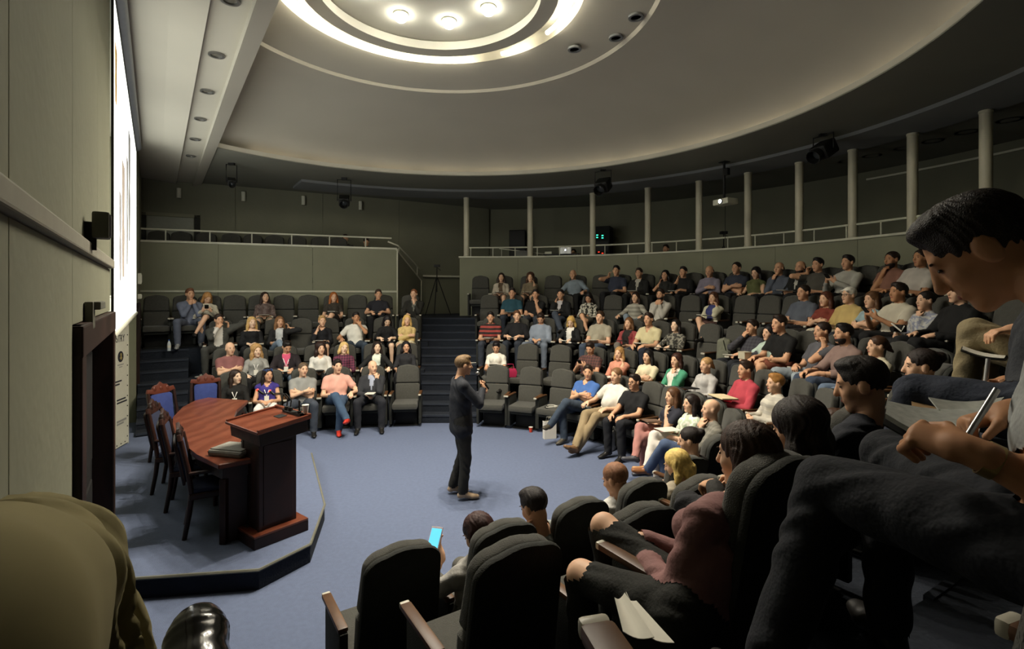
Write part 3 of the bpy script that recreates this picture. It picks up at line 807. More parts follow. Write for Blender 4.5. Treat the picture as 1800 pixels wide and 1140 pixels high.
    # hair
    if hair not in (None, 'bald'):
        Hh = Blob(); mh = mat(hc, .55, .25, 40, .4 if h < .018 else 0.0, name='hair_' + hc.lstrip('#'))
        big = False
        if hair == 'fringe':
            Hh.ell(hx(0, -.022, .0), (.083, .098, .062), e3, 0, .01); Hh.ell(hx(0, .05, .05), (.09, .085, .09), e3, sub=True); Hh.ell(hx(0, -.01, .09), (.075, .085, .07), e3, sub=True)
        else:
            big = hair in ('long', 'bob', 'curly'); Hh.ell(hx(0, -.018, .038), (.084, .104, .091) if big else (.080, .101, .0885), e3, 0, .02)
            if hair == 'short': Hh.ell(hx(0, .022, .098), (.058, .06, .030), e3, 0, .02)
            if hair == 'cap': Hh.cone(hx(-.045, .07, .055), hx(.045, .07, .055), .02, .02, 0, .02, (e3[:, 1], 2.4))
            if hair in ('long', 'bob', 'curly'):
                dn_ = A3(0, 0, -1)
                for s in (-1, 1):
                    ln = {'long': .26, 'bob': .12, 'curly': .19}[hair]
                    a_ = hx(s * .068, -.015, .02); b_ = hx(s * .083, -.01, -.08); c_ = b_ + dn_ * (ln - .08) + rt * s * .012 + fw * (.02 if hair == 'long' else 0)
                    Hh.cone(a_, b_, .03, .030 if hair != 'curly' else .042, 0, .02); Hh.cone(b_, c_, .030 if hair != 'curly' else .042, .024 if hair != 'curly' else .034, 0, .02)
                b_ = hx(0, -.085, -.05); ln = {'long': .22, 'bob': .07, 'curly': .15}[hair]
                Hh.cone(hx(0, -.06, .02), b_, .06, .05, 0, .02); Hh.cone(b_, b_ + dn_ * ln - fw * .02, .05, .035, 0, .02, (rt, 1.5))
                if hair == 'curly': Hh.ell(hx(0, -.03, .05), (.105, .115, .10), e3, 0, .02)
            if hair == 'bun': Hh.ell(hx(0, -.11, .06), (.04, .04, .04), e3, 0, .015)
            if hair == 'tail': Hh.cone(hx(0, -.10, .05), hx(0, -.15, -.06), .03, .03, 0, .015); Hh.cone(hx(0, -.15, -.06), hx(0, -.14, -.2), .03, .012, 0, .015)
            Hh.ell(hx(0, .100, -.028), (.066 if hair != 'curly' else .07, .072, .106), e3, sub=True)
            if hair in ('short', 'bun', 'tail', 'buzz', 'cap'):
                Hh.ell(hx(0, -.01, -.12), (.15, .2, .085), e3, sub=True); Hh.ell(hx(0, .075, -.06), (.12, .07, .085), e3, sub=True)
        a_, b_, _ = Hh.mesh(h * .62)
        if len(a_):
            l_ = (a_ - hd) @ HR; an_ = np.arctan2(l_[:, 0], l_[:, 1] + .02)
            a_ = a_ + vnorm(a_, b_) * ((.0028 if big else .0018) * np.sin(an_ * 26 + 4 * np.sin(l_[:, 2] * 34) + 3 * np.sin(an_ * 5)))[:, None]
            mk('cap' if hair == 'cap' else 'hair', a_, b_, mh, root)
    if beard:
        Hh = Blob(); Hh.ell(hx(0, .026, -.072), (.06, .066, .058), e3, 0, .01); Hh.ell(hx(0, .03, -.005), (.09, .12, .048), e3, sub=True); Hh.ell(hx(0, .1, -.06), (.022, .03, .012), e3, sub=True); Hh.ell(hx(0, -.07, -.08), (.1, .07, .1), e3, sub=True)
        a_, b_, _ = Hh.mesh(h * .5)
        if len(a_): mk('beard', a_, b_, mat(beard, .7, .2, 40, name='hair_' + beard.lstrip('#')), root)
    R4 = Matrix([[*HR[0]], [*HR[1]], [*HR[2]]]).to_4x4()
    def feat(nm, me, c, s3, roll=0.0):
        o = bpy.data.objects.new(nm, me); COL.objects.link(o); o.parent = root
        o.matrix_local = Matrix.Translation(Vector(hx(*c))) @ R4 @ Matrix.Rotation(roll, 4, 'Y') @ Matrix.Diagonal((*s3, 1)); return o
    if faces:
        for s in (-1, 1):
            feat('eye', ico('eye', M_EYE), (s * .031, .0815, .006), (.011, .005, .0045))
            feat('eyebrow', ico('brow_' + hc, mat(hc if hair != 'bald' else '#4a3828', .7, .2, 40, name='brow_hair')), (s * .033, .0855, .027), (.016, .004, .003), -s * .10)
        feat('mouth', ico('mouth', M_LIP), (0, .089, -.062), (.021, .005, .006))
    if glasses:
        upg = glasses[0] == '^'; glasses = glasses.lstrip('^')
        bm = bmesh.new()
        for s in (-1, 1):
            tube(bm, [(s * .033 + .023 * math.cos(a), .098, .004 + .018 * math.sin(a)) for a in np.linspace(0, 2 * pi, 13)], .0028, 5)
            tube(bm, [(s * .056, .096, .008), (s * .074, .0, .006)], .0024, 5)
        tube(bm, [(-.01, .098, .008), (.01, .098, .008)], .0025, 5)
        o = from_bm(bm, 'glasses', mat(glasses, .3, .05, name='glasses_frame'), root)
        o.matrix_local = Matrix.Translation(Vector(hx(0, -.035, .085) if upg else hd)) @ R4
    if lanyard:
        pts = []
        bb = hip + up * tl * .42 + fw * .14
        P = [nb + rt * .06 + up * .0, nb + rt * .062 + fw * .075 - up * .07, hip + up * tl * .62 + fw * .135 + rt * .03, bb, hip + up * tl * .62 + fw * .135 - rt * .03, nb - rt * .062 + fw * .075 - up * .07, nb - rt * .06]
        if fem: P[2] = P[2] + fw * .03; P[4] = P[4] + fw * .03; P[3] = P[3] + fw * .02
        tb('lanyard', P, .008, mat(lanyard, .7, .05, name='ribbon'), root, 5)
        c = P[3] - up * .05
        o = bx('badge', (0, 0, 0), (.075, .006, .10), M_PAPER, root, .002)
        o.matrix_local = Matrix.Translation(Vector(c)) @ Matrix([[*np.stack([rt, fw, up], 1)[i]] for i in range(3)]).to_4x4()
    root['_hands'] = 0; del root['_hands']
    return root, dict(J=J, hip=hip, up=up, rt=rt, fw=fw, tl=tl, nb=nb, hd=hd, K=K, AN=AN, HR=HR)
def to_world(root, p):
    M4 = Matrix.Translation(root.location) @ Matrix.Rotation(root.rotation_euler[2], 4, 'Z') @ Matrix.Diagonal((*root.scale, 1))
    return M4 @ Vector(p)
# ================================================================ theatre seats
def slab(outline, th, bev, seg=3):
    """outline in x,z -> solid of thickness th along y, softened"""
    bm = bmesh.new()
    a = [bm.verts.new((x, th / 2, z)) for x, z in outline]; b = [bm.verts.new((x, -th / 2, z)) for x, z in outline]
    k = len(outline)
    fa = bm.faces.new(a); fb = bm.faces.new(b[::-1])
    for i in range(k): bm.faces.new((a[i], b[i], b[(i + 1) % k], a[(i + 1) % k]))
    bmesh.ops.recalc_face_normals(bm, faces=bm.faces[:])
    es = [e for e in bm.edges if abs(e.verts[0].co.y - e.verts[1].co.y) < 1e-6]
    bmesh.ops.bevel(bm, geom=es, offset=bev, segments=seg, profile=.55, affect='EDGES')
    return bm
def round_top(w0, w1, z0, z1, r, n=7, rb=.02):
    """w0 bottom half width, w1 top half width"""
    o = []
    for i in range(n): a = pi * i / (2 * (n - 1)); o.append((w1 - r + r * math.cos(a), z1 - r * .82 + r * .82 * math.sin(a)))
    mid = [(x, z + .018 * math.cos(x / max(w1 - r, .01) * pi / 2)) for x in np.linspace(w1 - r, -(w1 - r), 5)[1:-1] for z in (z1,)]
    o += mid
    for i in range(n): a = pi / 2 + pi * i / (2 * (n - 1)); o.append((-(w1 - r) + r * math.cos(a), z1 - r * .82 + r * .82 * math.sin(a)))
    o += [(-w0, z0 + rb), (-w0 + rb, z0), (w0 - rb, z0), (w0, z0 + rb)]
    return o
def rect(w, z0, z1, r=.025):
    return [(w, z1 - r), (w - r, z1), (-w + r, z1), (-w, z1 - r), (-w, z0 + r), (-w + r, z0), (w - r, z0), (w, z0 + r)]
TIL = Matrix.Translation((0, -.215, .42)) @ Matrix.Rotation(rad(9), 4, 'X')
CH = {}
def cmesh(nm, bm, m, angle=40):
    bmesh.ops.recalc_face_normals(bm, faces=bm.faces[:])
    me = bpy.data.meshes.new(nm); bm.to_mesh(me); bm.free(); me.materials.append(m)
    me.polygons.foreach_set('use_smooth', [True] * len(me.polygons)); me.set_sharp_from_angle(angle=rad(angle)); CH.setdefault(nm, []).append(me)
    return me
def build_chair_meshes():
    bm = slab(round_top(.222, .205, .335, .665, .11), .085, .028); bmesh.ops.transform(bm, matrix=TIL, verts=bm.verts[:]); cmesh('head_cushion', bm, M_SEAT)
    bm = slab(rect(.226, -.02, .328), .09, .03); bmesh.ops.transform(bm, matrix=TIL, verts=bm.verts[:]); cmesh('backrest', bm, M_SEAT)
    bm = slab(round_top(.238, .222, -.06, .672, .12), .04, .015, 2); bmesh.ops.transform(bm, matrix=TIL @ Matrix.Translation((0, -.058, 0)), verts=bm.verts[:]); cmesh('back_cover', bm, M_SHELL)
    bm = bmesh.new(); box(bm, (0, .06, .405), (.46, .49, .11), None, .035); cmesh('seat', bm, M_SEAT)
    bm = bmesh.new(); box(bm, (0, .04, .325), (.42, .40, .06), None, .015); cmesh('seat_pan', bm, M_SHELL)
    for s in (-1, 1):
        bm = bmesh.new(); box(bm, (s * .268, -.0, .33), (.05, .34, .54), None, .012); cmesh('arm_panel', bm, M_SHELL)
        bm = bmesh.new(); box(bm, (s * .268, .045, .612), (.058, .40, .028), None, .011); cmesh('armrest', bm, M_ARMW)
        bm = bmesh.new(); box(bm, (s * .268, .252, .610), (.05, .022, .03), None, .008); cmesh('arm_glint', bm, M_GLINT)  # small pale block paints the highlight at the front of the arm
    bm = bmesh.new(); box(bm, (0, -.05, .15), (.40, .07, .30), None, .01); box(bm, (0, -.03, .012), (.46, .22, .024), None, .006); cmesh('pedestal', bm, M_BLACK)
build_chair_meshes()
def theatre_seat(loc, f, label, group='theatre seats', lite=False, one_arm=False):
    r = tag(empty('theatre_seat', loc, frame_rz(f)), label, 'seat', group)
    for nm, L_ in CH.items():
        if lite and nm in ('arm_glint', 'pedestal', 'seat_pan'): continue
        for me in (L_[:1] if one_arm else L_):
            o = bpy.data.objects.new(nm, me); COL.objects.link(o); o.parent = r
    return r
SEATS = {}
def seat_at(row, x, near=False):
    blk, k = row[0], int(row[1]) - 1
    if blk == 'L':
        p = ray_circ(x, C2, LR[k]); f = unit(C2 - p)
    elif near:
        p = np.array(near, float); f = unit(C - p)
    else:
        r = FARR[k]
        for _ in range(6):
            p = ray_circ(x, C, r); t = math.degrees(math.atan2(p[0] - C[0], p[1] - C[1])); r = seat_r(k, t)
        f = unit(C - p)
    return p, f, H[k]
CHAIRS = {
 'L1': [409, 472, 532, 592, 653, 714], 'L2': [396, 448, 500, 553, 604, 656, 713], 'L3': [388, 436, 484, 529, 576, 622, 672, 716],
 'L4': [275, 325, 368, 412, 455, 498, 541, 585, 627, 672, 720],
 'R1': [872, 926, 980, 1030, 1080, 1116, 1146, 1184, 1215, 1243],
 'R2': [868, 921, 976, 1033, 1085, 1135, 1183, 1232, 1274, 1312, 1366, 1402],
 'R3': [862, 908, 954, 1002, 1054, 1102, 1147, 1188, 1230, 1275, 1320, 1358, 1390, 1440, 1490, 1535, 1580],
 'R4': [858, 900, 943, 987, 1032, 1070, 1114, 1160, 1202, 1250, 1294, 1335, 1375, 1410, 1450, 1492, 1535, 1578, 1622, 1672, 1725],
 'R5': [843, 884, 926, 968, 1010, 1050, 1086, 1126, 1165, 1208, 1246, 1285, 1326, 1366, 1403, 1438, 1470, 1500, 1540, 1578, 1615, 1660]}
# ================================================================ the audience
CHAIRS['R1'] = [868, 924, 976, 1028, 1072, 1122, 1153, 1186, 1215, 1243]
TAKEN = {}
SPK = np.array([-.6, 6.3])
ITEMS = []
def P(row, x, lbl, item=None, look=None, dz=0.0, dl=None, fwd=0.0, turn=0.0, **kw):
    cx = min(CHAIRS[row], key=lambda c: (abs(c - x) + (999 if (row, c) in TAKEN else 0)))
    TAKEN[(row, cx)] = lbl
    p, f, z = seat_at(row, cx)
    rtv = np.array([f[1], -f[0]])
    off = (x - cx) / F * p[1] / max(abs(rtv[0]), .35) * (1 if rtv[0] > 0 else -1)
    off = max(-.12, min(.12, off)) if dl is None else dl
    q = p + rtv * off + f * fwd
    rz = frame_rz(f) + rad(turn)
    tgt = SPK if look is None else np.array(look[:2])
    d = tgt - q
    yw = math.degrees(math.atan2(-d[0], d[1]) - rz); yw = (yw + 180) % 360 - 180
    kw.setdefault('hyaw', max(-55, min(55, yw)) * .85 + kw.pop('dyaw', 0))
    kw.setdefault('sc', .985 if kw.get('fem') else 1.02)
    r, info = figure(lbl, (q[0], q[1], z + dz), rz, **kw)
    if item: ITEMS.append((r, info, item, lbl))
    return r
LG = 'long'
F1 = dict(fem=True)
# ---- left block, front row
P('L1', 412, 'person in black jacket with white lanyard in the front row behind the table', top='#1b1917', sleeve=LG, bot='#191919', hair='long', hc='#2b1c14', lanyard='#e8e4dc', arms=('thigh', 'lap'), look=(2, 7), sk='p', **F1)
P('L1', 470, 'person in sleeveless purple top, white trousers and white lanyard, sunglasses on head', top='#3b2f8a', sleeve='none', bot='#e6e2da', hair='long', hc='#1a1210', lanyard='#efece6', arms='lap', sk='m', neck='v', glasses='^#2a6ad0', **F1)
P('L1', 532, 'person in grey polo shirt and jeans with folded arms, front row', top='#8b8b86', bot='#3c4450', hair='buzz', hc='#5b4a38', arms='cross', legs='wide', sk='l', hroll=6)
P('L1', 592, 'person in salmon pink T-shirt, blue jeans and red shoes, legs crossed', top='#e5a08c', bot='#3d5573', shoe='#c8382a', hair='short', hc='#1e1612', arms=('lap', 'rest'), legs='crossR', sk='l', sc=1.05)
P('L1', 654, 'balding person in dark suit with hand on chin, front row beside the aisle seat', top='#2f3036', sleeve=LG, bot='#24262b', inner='#9aa0b4', hair='bald', hc='#5a4433', arms=('lap', 'chin'), item='notebook', legs='wide', sk='l', dyaw=10)
# ---- left block, second row
P('L2', 402, 'person in maroon polo shirt with folded arms and shaved head', top='#8c5450', bot='#4a4a48', hair='bald', arms='cross', sk='l', belly=.03)
P('L2', 450, 'fair-haired person in light grey sweater with white lanyard, second row', top='#97968e', sleeve=LG, bot='#1c1c1e', hair='curly', hc='#b08a58', lanyard='#e8e4e0', arms='thigh', sk='p', **F1)
P('L2', 503, 'person in black cardigan over bright pink shirt reading a notebook', top='#241c20', sleeve=LG, inner='#d8486e', vee=(.03, .08, .4), bot='#5a6c80', hair='short', hc='#17110e', arms='write', item='notebook', hpitch=-28, lanyard='#e8dcdc', sk='m')
P('L2', 562, 'person in white blouse with red necklace and dark hair', top='#d6d2c8', sleeve=LG, bot='#1d1d1f', hair='curly', hc='#2c1b14', arms='lap', item='folder', sk='l', neck='v', **F1)
P('L2', 604, 'blond person in magenta plaid shirt with papers on lap', top='#7c3450', pat='plaid', col2='#3e2030', sleeve='mid', bot='#2c2e34', hair='bob', hc='#d8b678', arms='lap', item='paper', sk='p', hroll=8, **F1)
P('L2', 662, 'person in dark cardigan over pale mint top, light jeans, legs crossed', top='#1e1d1e', sleeve=LG, inner='#d4dcc8', vee=(.07, .09, .1), bot='#7d8ea2', hair='long', hc='#241813', arms='rest', legs='crossL', sk='p', **F1)
P('L2', 713, 'person in black shirt with dark covered hair leaning back, aisle end', top='#26262a', sleeve='mid', bot='#202024', hair='bob', hc='#191516', arms=('thigh', 'lap'), sk='m', lean=18, **F1)
# ---- left block, third row
P('L3', 385, 'person in grey suit and white shirt with both hands raised to face', top='#44443e', sleeve=LG, inner='#cfc9bd', vee=(.07, .085, .05), bot='#3f3f3a', hair='short', hc='#2c2018', arms=('face', 'up'), legs='wide', sk='m')
P('L3', 441, 'blond person in black off-shoulder top with white collar band', top='#17171a', sleeve=LG, bot='#18181b', hair='long', hc='#c9a468', arms='lap', neck='off', sk='p', **F1)
P('L3', 490, 'person in black jacket over white top and torn jeans, hand by ear', top='#201f20', sleeve='mid', inner='#bcc0c0', vee=(.06, .085, .2), bot='#75879a', hair='long', hc='#7a5636', arms=('lap', 'up'), sk='m', legs='crossR', **F1)
P('L3', 566, 'short-haired person in black V-neck dress with hand on cheek', top='#15151a', sleeve='mid', blen='dress', hair='short', hc='#b08c5a', arms=('cheek', 'lap'), neck='v', sk='l', item='paper', **F1)
P('L3', 625, 'person in white T-shirt and dark jeans rubbing nose, third row', top='#d5d2c4', bot='#33404e', hair='short', hc='#1d1612', arms=('rest', 'face'), legs='wide', sk='d')
P('L3', 680, 'grey-haired person in black dress writing on a tablet, bare legs', top='#141416', sleeve='mid', blen='dress', hair='bob', hc='#1a1517', arms='write', item='folder', hpitch=-30, sk='p', **F1)
P('L3', 715, 'blond person in pale yellow top and cream skirt with folded arms', top='#d0b06a', sleeve=LG, bot='#d8cba0', blen='skirt', hair='bob', hc='#d9b26a', arms='cross', sk='l', **F1)
# ---- left block, back row
P('L4', 331, 'person in pale blue shirt and grey trousers, hands clasped at mouth', top='#6c7488', sleeve=LG, bot='#5b6272', hair='short', hc='#6b4630', arms='chin', lean=4, legs='wide', shoe='#8a8a88', sk='m')
P('L4', 365, 'person in cream blouse and black skirt looking at a phone, legs crossed', top='#c9c0a6', sleeve=LG, bot='#141414', blen='skirt', hair='bob', hc='#b5854f', arms='phone', item='phone', hpitch=-32, legs='crossL', sk='l', **F1)
P('L4', 467, 'long-haired person in brown patterned blouse, alone between empty seats', top='#5f4a44', sleeve='mid', pat='print', col2='#70605a', bot='#8a7c64', blen='skirt', hair='long', hc='#2e1d15', arms='lap', item='paper', hpitch=8, sk='l', **F1)
P('L4', 586, 'red-haired person in dark brown top and skirt, legs crossed', top='#3a342c', sleeve='short', bot='#332c26', blen='skirt', hair='long', hc='#a5602c', arms=('thigh', 'lap'), legs='crossL', item='notebook', sk='l', **F1)
P('L4', 665, 'person in dark navy shirt with glasses on head holding a folder', top='#22222a', bot='#1d1d20', hair='short', hc='#3a2a1e', arms='write', item='folder', sk='m')
P('L4', 728, 'person in dark jacket and grey shirt with hand over mouth by the side wall', top='#26241f', sleeve=LG, inner='#77776b', bot='#2f2e26', hair='buzz', hc='#7a4c30', arms=('thigh', 'chin'), sk='l', lean=6, dyaw=-20)
# ---- right block, front row
P('R1', 1028, 'person in bright blue T-shirt and jeans with folded arms, foot on knee', top='#3d68b4', bot='#3a4758', hair='short', hc='#2a1d16', arms='cross', legs='crossL', shoe='#4c463c', sk='m', lean=20, sc=1.05, neck='v', dyaw=22)
P('R1', 1076, 'person in white polo shirt and khaki trousers, arms on armrests', top='#dcd6c8', bot='#96805c', hair='buzz', hc='#7c5a3c', arms=('rest', 'thigh'), legs='ext', shoe='#7a5c40', sk='l', lean=20, belly=.06, sc=1.06)
P('R1', 1118, 'person in black T-shirt and glasses leaning forward beside the white polo', top='#18181a', bot='#202126', hair='short', hc='#221812', arms='knee', legs='flat', glasses='#111111', sk='m', lean=8, dl=.06, turn=10)
P('R1', 1182, 'long-haired person in navy top and pink trousers, hand at mouth', top='#2a2b38', sleeve='short', bot='#b9786e', hair='long', hc='#5a3c26', arms=('lap', 'chin'), legs='crossR', shoe='#55555a', sk='l', item='brown_book', **F1)
P('R1', 1213, 'long-haired person in pale green floral blouse and white trousers', top='#b9c8a8', pat='print', col2='#e2e0d0', sleeve='mid', bot='#d9d0c4', hair='long', hc='#1e1410', arms='lap', legs='crossR', shoe='#b98a5a', sk='l', item='paper', **F1)
P('R1', 1240, 'bald person in grey checked shirt and blue jeans with hand on chin', top='#6a665c', pat='plaid', col2='#847f72', sleeve=LG, bot='#46587a', hair='bald', arms=('chin', 'chin'), legs='crossL', shoe='#8a5a38', sk='l')
# ---- right block, second row
P('R2', 872, 'short-haired person in white short-sleeved top, bare leg crossed, second row aisle', top='#e0dccb', sleeve='short', bot='#26222a', blen='skirt', hair='short', hc='#171113', arms='lap', legs='crossR', item='folder', hpitch=-22, sk='m', **F1)
P('R2', 1036, 'person in brown plaid short-sleeved shirt looking down at a phone', top='#6a3e38', pat='plaid', col2='#40302c', bot='#4a4a42', hair='short', hc='#241813', arms='phone', item='phone', hpitch=-22, sk='m')
P('R2', 1087, 'person in coral top with wavy blond hair and hand on cheek', top='#d98a6c', sleeve='mid', bot='#b89078', hair='bob', hc='#a8804e', arms=('lap', 'cheek'), item='paper', sk='l', **F1)
P('R2', 1137, 'black-haired person in cream blouse with folded arms, second row', top='#dccfa6', sleeve='short', bot='#202228', hair='long', hc='#120e0e', arms='cross', item='paper', sk='l', **F1)
P('R2', 1186, 'person in bright green cardigan over white blouse, hand on chin', top='#3f9a72', sleeve=LG, inner='#e0dccc', vee=(.08, .1, .0), bot='#1d1f2a', hair='bob', hc='#3a2018', arms=('lap', 'chin'), item='paper', sk='l', **F1)
P('R2', 1236, 'fair-haired person in pale grey blouse and dark trousers in profile', top='#b4b0ac', sleeve=LG, bot='#1f1f22', hair='tail', hc='#b08a5a', arms='lap', legs='crossR', sk='l', item='folder', **F1)
P('R2', 1312, 'person in red shirt with an open book on black trousers', top='#c23a48', sleeve=LG, bot='#17171a', hair='short', hc='#2e1e14', arms='lap', legs='crossR', item='book', sk='m', fwd=.04)
P('R2', 1366, 'short-haired blond person in white striped shirt with hands folded', top='#b5ad9f', pat='stripe', col2='#c8c0b0', sleeve=LG, bot='#cdc6b6', hair='short', hc='#a5743c', arms='lap', sk='l', fwd=.04, **F1)
# ---- right block, third row
P('R3', 862, 'person in red and black striped polo shirt, first by the aisle', top='#a63a32', pat='stripe', col2='#2a2220', bot='#323842', hair='short', hc='#1c1512', arms='lap', sk='m', item='paper')
P('R3', 908, 'person in black shirt and dark jeans with papers on lap, third row', top='#16161a', sleeve='mid', bot='#2e343e', hair='short', hc='#60402a', arms='write', item='paper', sk='l', dyaw=8, sc=1.05)
P('R3', 950, 'person in light blue shirt with bag strap looking down', top='#8590a0', sleeve=LG, bot='#66707e', hair='short', hc='#2a1d15', arms='lap', hpitch=-30, legs='wide', sk='m')
P('R3', 1003, 'blond person in black jacket over white top writing with light on page', top='#1a1a1b', sleeve=LG, inner='#e4e0d4', vee=(.06, .08, .1), bot='#1b1b1c', hair='bob', hc='#caa45c', arms='write', item='notebook', hpitch=-25, sk='p', **F1)
P('R3', 1054, 'stout person in beige polo shirt leaning back, third row', top='#a09880', bot='#3e4c60', hair='short', hc='#3a2818', arms='lap', item='paper', belly=.07, sk='l', sc=1.06, hroll=6)
P('R3', 1104, 'person in red cardigan and black top with shoulder strap, legs crossed', top='#9e3c3c', sleeve='mid', inner='#26221f', vee=(.07, .09, .1), bot='#6a6258', hair='bob', hc='#6b4a2e', arms='lap', legs='crossR', item='folder', sk='l', **F1)
P('R3', 1145, 'person in cream V-neck T-shirt with hands clasped on knees', top='#cfc290', bot='#232a38', hair='short', hc='#2c1e15', arms='knee', lean=2, item='notebook', neck='v', sk='m', sc=1.05)
P('R3', 1187, 'long-haired person in dark floral blouse writing, third row', top='#3d3a34', pat='print', col2='#8a8676', sleeve=LG, bot='#22221f', hair='long', hc='#1c1411', arms='write', item='paper', hpitch=6, sk='p', **F1)
P('R3', 1320, 'person in dark checked shirt drinking with raised hand', top='#45434a', pat='plaid', col2='#33313a', sleeve=LG, bot='#23262c', hair='short', hc='#241a14', arms=('face', 'write'), item='paper', sk='m')
P('R3', 1357, 'dark-haired person in pale mint T-shirt with a paper box', top='#b3c8b8', sleeve='short', bot='#2a2d33', hair='bob', hc='#171416', arms='write', item='cream_box', sk='l', fwd=.06, **F1)
P('R3', 1386, 'person in black T-shirt and rust shorts with bare knees', top='#141415', bot='#8a4630', blen='short', hair='short', hc='#231812', arms='knee', lean=0, sk='m', sc=1.08, dz=.02)
P('R3', 1441, 'person in dark grey T-shirt and light jeans, fist on cheek', top='#54545a', bot='#8c979e', hair='buzz', hc='#2a1e17', arms=('lap', 'cheek'), legs='wide', sk='m', sc=1.05)
P('R3', 1490, 'bearded person in dusty pink shirt and jeans, hands on knee', top='#8a6e64', sleeve='mid', bot='#38465c', hair='short', hc='#15100e', beard='#1c1512', arms='knee', sk='m', sc=1.05, lean=6)
P('R3', 1533, 'brown-haired person in cream T-shirt with coral print in profile', top='#d6cba8', sleeve='short', bot='#60748e', hair='tail', hc='#3e2818', arms='lap', sk='l', **F1)
# ---- right block, fourth row
P('R4', 900, 'smiling person in teal shirt, fourth row', top='#1f4a58', sleeve='short', bot='#2a323e', hair='short', hc='#221813', arms='lap', item='paper', sk='m', sc=1.05)
P('R4', 941, 'person in black T-shirt with pale chest emblem, hand on mouth', top='#191818', bot='#3b4048', hair='short', hc='#1d1511', arms=('lap', 'chin'), sk='m')
P('R4', 985, 'person in black blazer and white shirt holding a phone to ear', top='#1d1c1c', sleeve=LG, inner='#b9b4b4', bot='#3c4552', hair='short', hc='#1c1512', arms=('cheek', 'lap'), legs='crossR', item='paper', sk='m')
P('R4', 1034, 'person in black and white patterned blouse looking down', top='#c2bda9', pat='print', col2='#26241f', sleeve=LG, bot='#5a5444', blen='skirt', hair='bob', hc='#1b1412', arms='lap', hpitch=-28, legs='crossR', sk='m', **F1)
P('R4', 1116, 'person in white striped top and light jeans, legs crossed', top='#a9a594', pat='stripe', col2='#8e8a7c', sleeve=LG, bot='#73838f', hair='long', hc='#2a1a12', arms='rest', legs='crossR', sk='l', **F1)
P('R4', 1160, 'bearded person in white shirt with hands together at chin', top='#b9b4a6', sleeve=LG, bot='#4a4438', hair='short', hc='#2a1d15', beard='#2a1d15', arms='chin', legs='wide', sk='m')
P('R4', 1252, 'person in white cardigan over blue top with notebook, hand at face', top='#c9c3a2', sleeve=LG, inner='#3a3f78', vee=(.06, .09, .1), bot='#6b4a42', blen='skirt', hair='bob', hc='#4a2c1c', arms=('lap', 'cheek'), item='notebook', legs='crossR', sk='l', **F1)
P('R4', 1410, 'short-haired person in slate blue T-shirt with papers, fourth row', top='#545a66', bot='#24272c', hair='buzz', hc='#20170f', arms='lap', item='paper', sk='m', sc=1.06)
P('R4', 1450, 'red-haired person in rust red T-shirt with folded arms', top='#863426', sleeve='short', bot='#2a2626', hair='long', hc='#4e2a1a', arms='cross', sk='l', **F1)
P('R4', 1491, 'elderly person in yellow shirt, white cap and glasses', top='#c3a45c', sleeve=LG, bot='#d1c7b0', hair='cap', hc='#e0dccf', glasses='#3a3228', arms='lap', item='paper', sk='l')
P('R4', 1533, 'brown-haired person in light blue T-shirt with folded arms, fourth row', top='#92aeb4', sleeve='short', bot='#2c3038', hair='bob', hc='#5a3e26', arms='cross', item='paper', sk='l', **F1)
P('R4', 1577, 'person in white shirt holding a dark phone, black trousers', top='#c4bba4', bot='#1a1a1c', hair='short', hc='#241812', arms='phone', item='phone', sk='d', sc=1.06)
P('R4', 1621, 'person in white printed shirt with camera on lap, hand on mouth', top='#bab9b4', pat='print', col2='#8f93a8', sleeve=LG, bot='#232325', hair='bun', hc='#1b1310', arms=('lap', 'chin'), item='camera', sk='l', **F1)
P('R4', 1668, 'person in black jumper seated beside the nearest head, fourth row', top='#151516', sleeve=LG, bot='#19191b', hair='short', hc='#1b1310', arms='thigh', sk='l', sc=1.06)
# ---- right block, top row
P('R5', 881, 'long-haired person in white jacket over brown top, top row', top='#bcae98', sleeve=LG, inner='#5c4a34', vee=(.05, .07, .05), bot='#8a6f5c', blen='skirt', hair='long', hc='#34241a', arms='lap', item='paper', sk='l', **F1)
P('R5', 932, 'curly-haired person in beige blouse with hand on cheek, top row', top='#7c6c52', sleeve='mid', bot='#6e5a48', blen='skirt', hair='curly', hc='#4c3222', arms=('lap', 'cheek'), item='paper', sk='l', **F1)
P('R5', 1012, 'balding person in pale blue shirt leaning sideways, top row', top='#7d8a94', sleeve='mid', bot='#1f1f20', hair='fringe', hc='#4a3828', arms='rest', sk='m', side=8)
P('R5', 1083, 'person in dark blue checked shirt with raised elbow and hand on brow', top='#34384a', sleeve='short', bot='#1d1d20', hair='short', hc='#17110e', arms=('up', 'thigh'), sk='m', sc=1.06, dz=.03)
P('R5', 1123, 'person in black suit and white shirt, top row', top='#201f1c', sleeve=LG, inner='#b5b1a4', bot='#1c1c1a', hair='short', hc='#2b1d14', arms='lap', item='paper', sk='m')
P('R5', 1168, 'dark-haired person in dark top in shadow, top row', top='#2b2a26', sleeve='short', bot='#202020', hair='bob', hc='#141110', arms=('cheek', 'lap'), sk='m', **F1)
P('R5', 1202, 'person in black shirt with hand on jaw, top row', top='#1b1a1b', sleeve='mid', bot='#1b1b1b', hair='short', hc='#1e1611', arms=('cheek', 'write'), item='paper', sk='m')
P('R5', 1246, 'balding person in lilac shirt with hands behind head', top='#837b8c', sleeve=LG, bot='#222226', hair='fringe', hc='#3b2b20', arms=('cross', 'thigh'), sk='m', hpitch=-14)
P('R5', 1274, 'person in dark blue T-shirt close beside the lilac shirt', top='#343848', bot='#202126', hair='buzz', hc='#221911', arms='cross', sk='m', dl=-.10, sc=1.06)
P('R5', 1327, 'long-haired person in olive green sleeveless top, top row', top='#5c6034', sleeve='none', bot='#24241f', hair='long', hc='#161010', arms='thigh', sk='l', hpitch=-12, **F1)
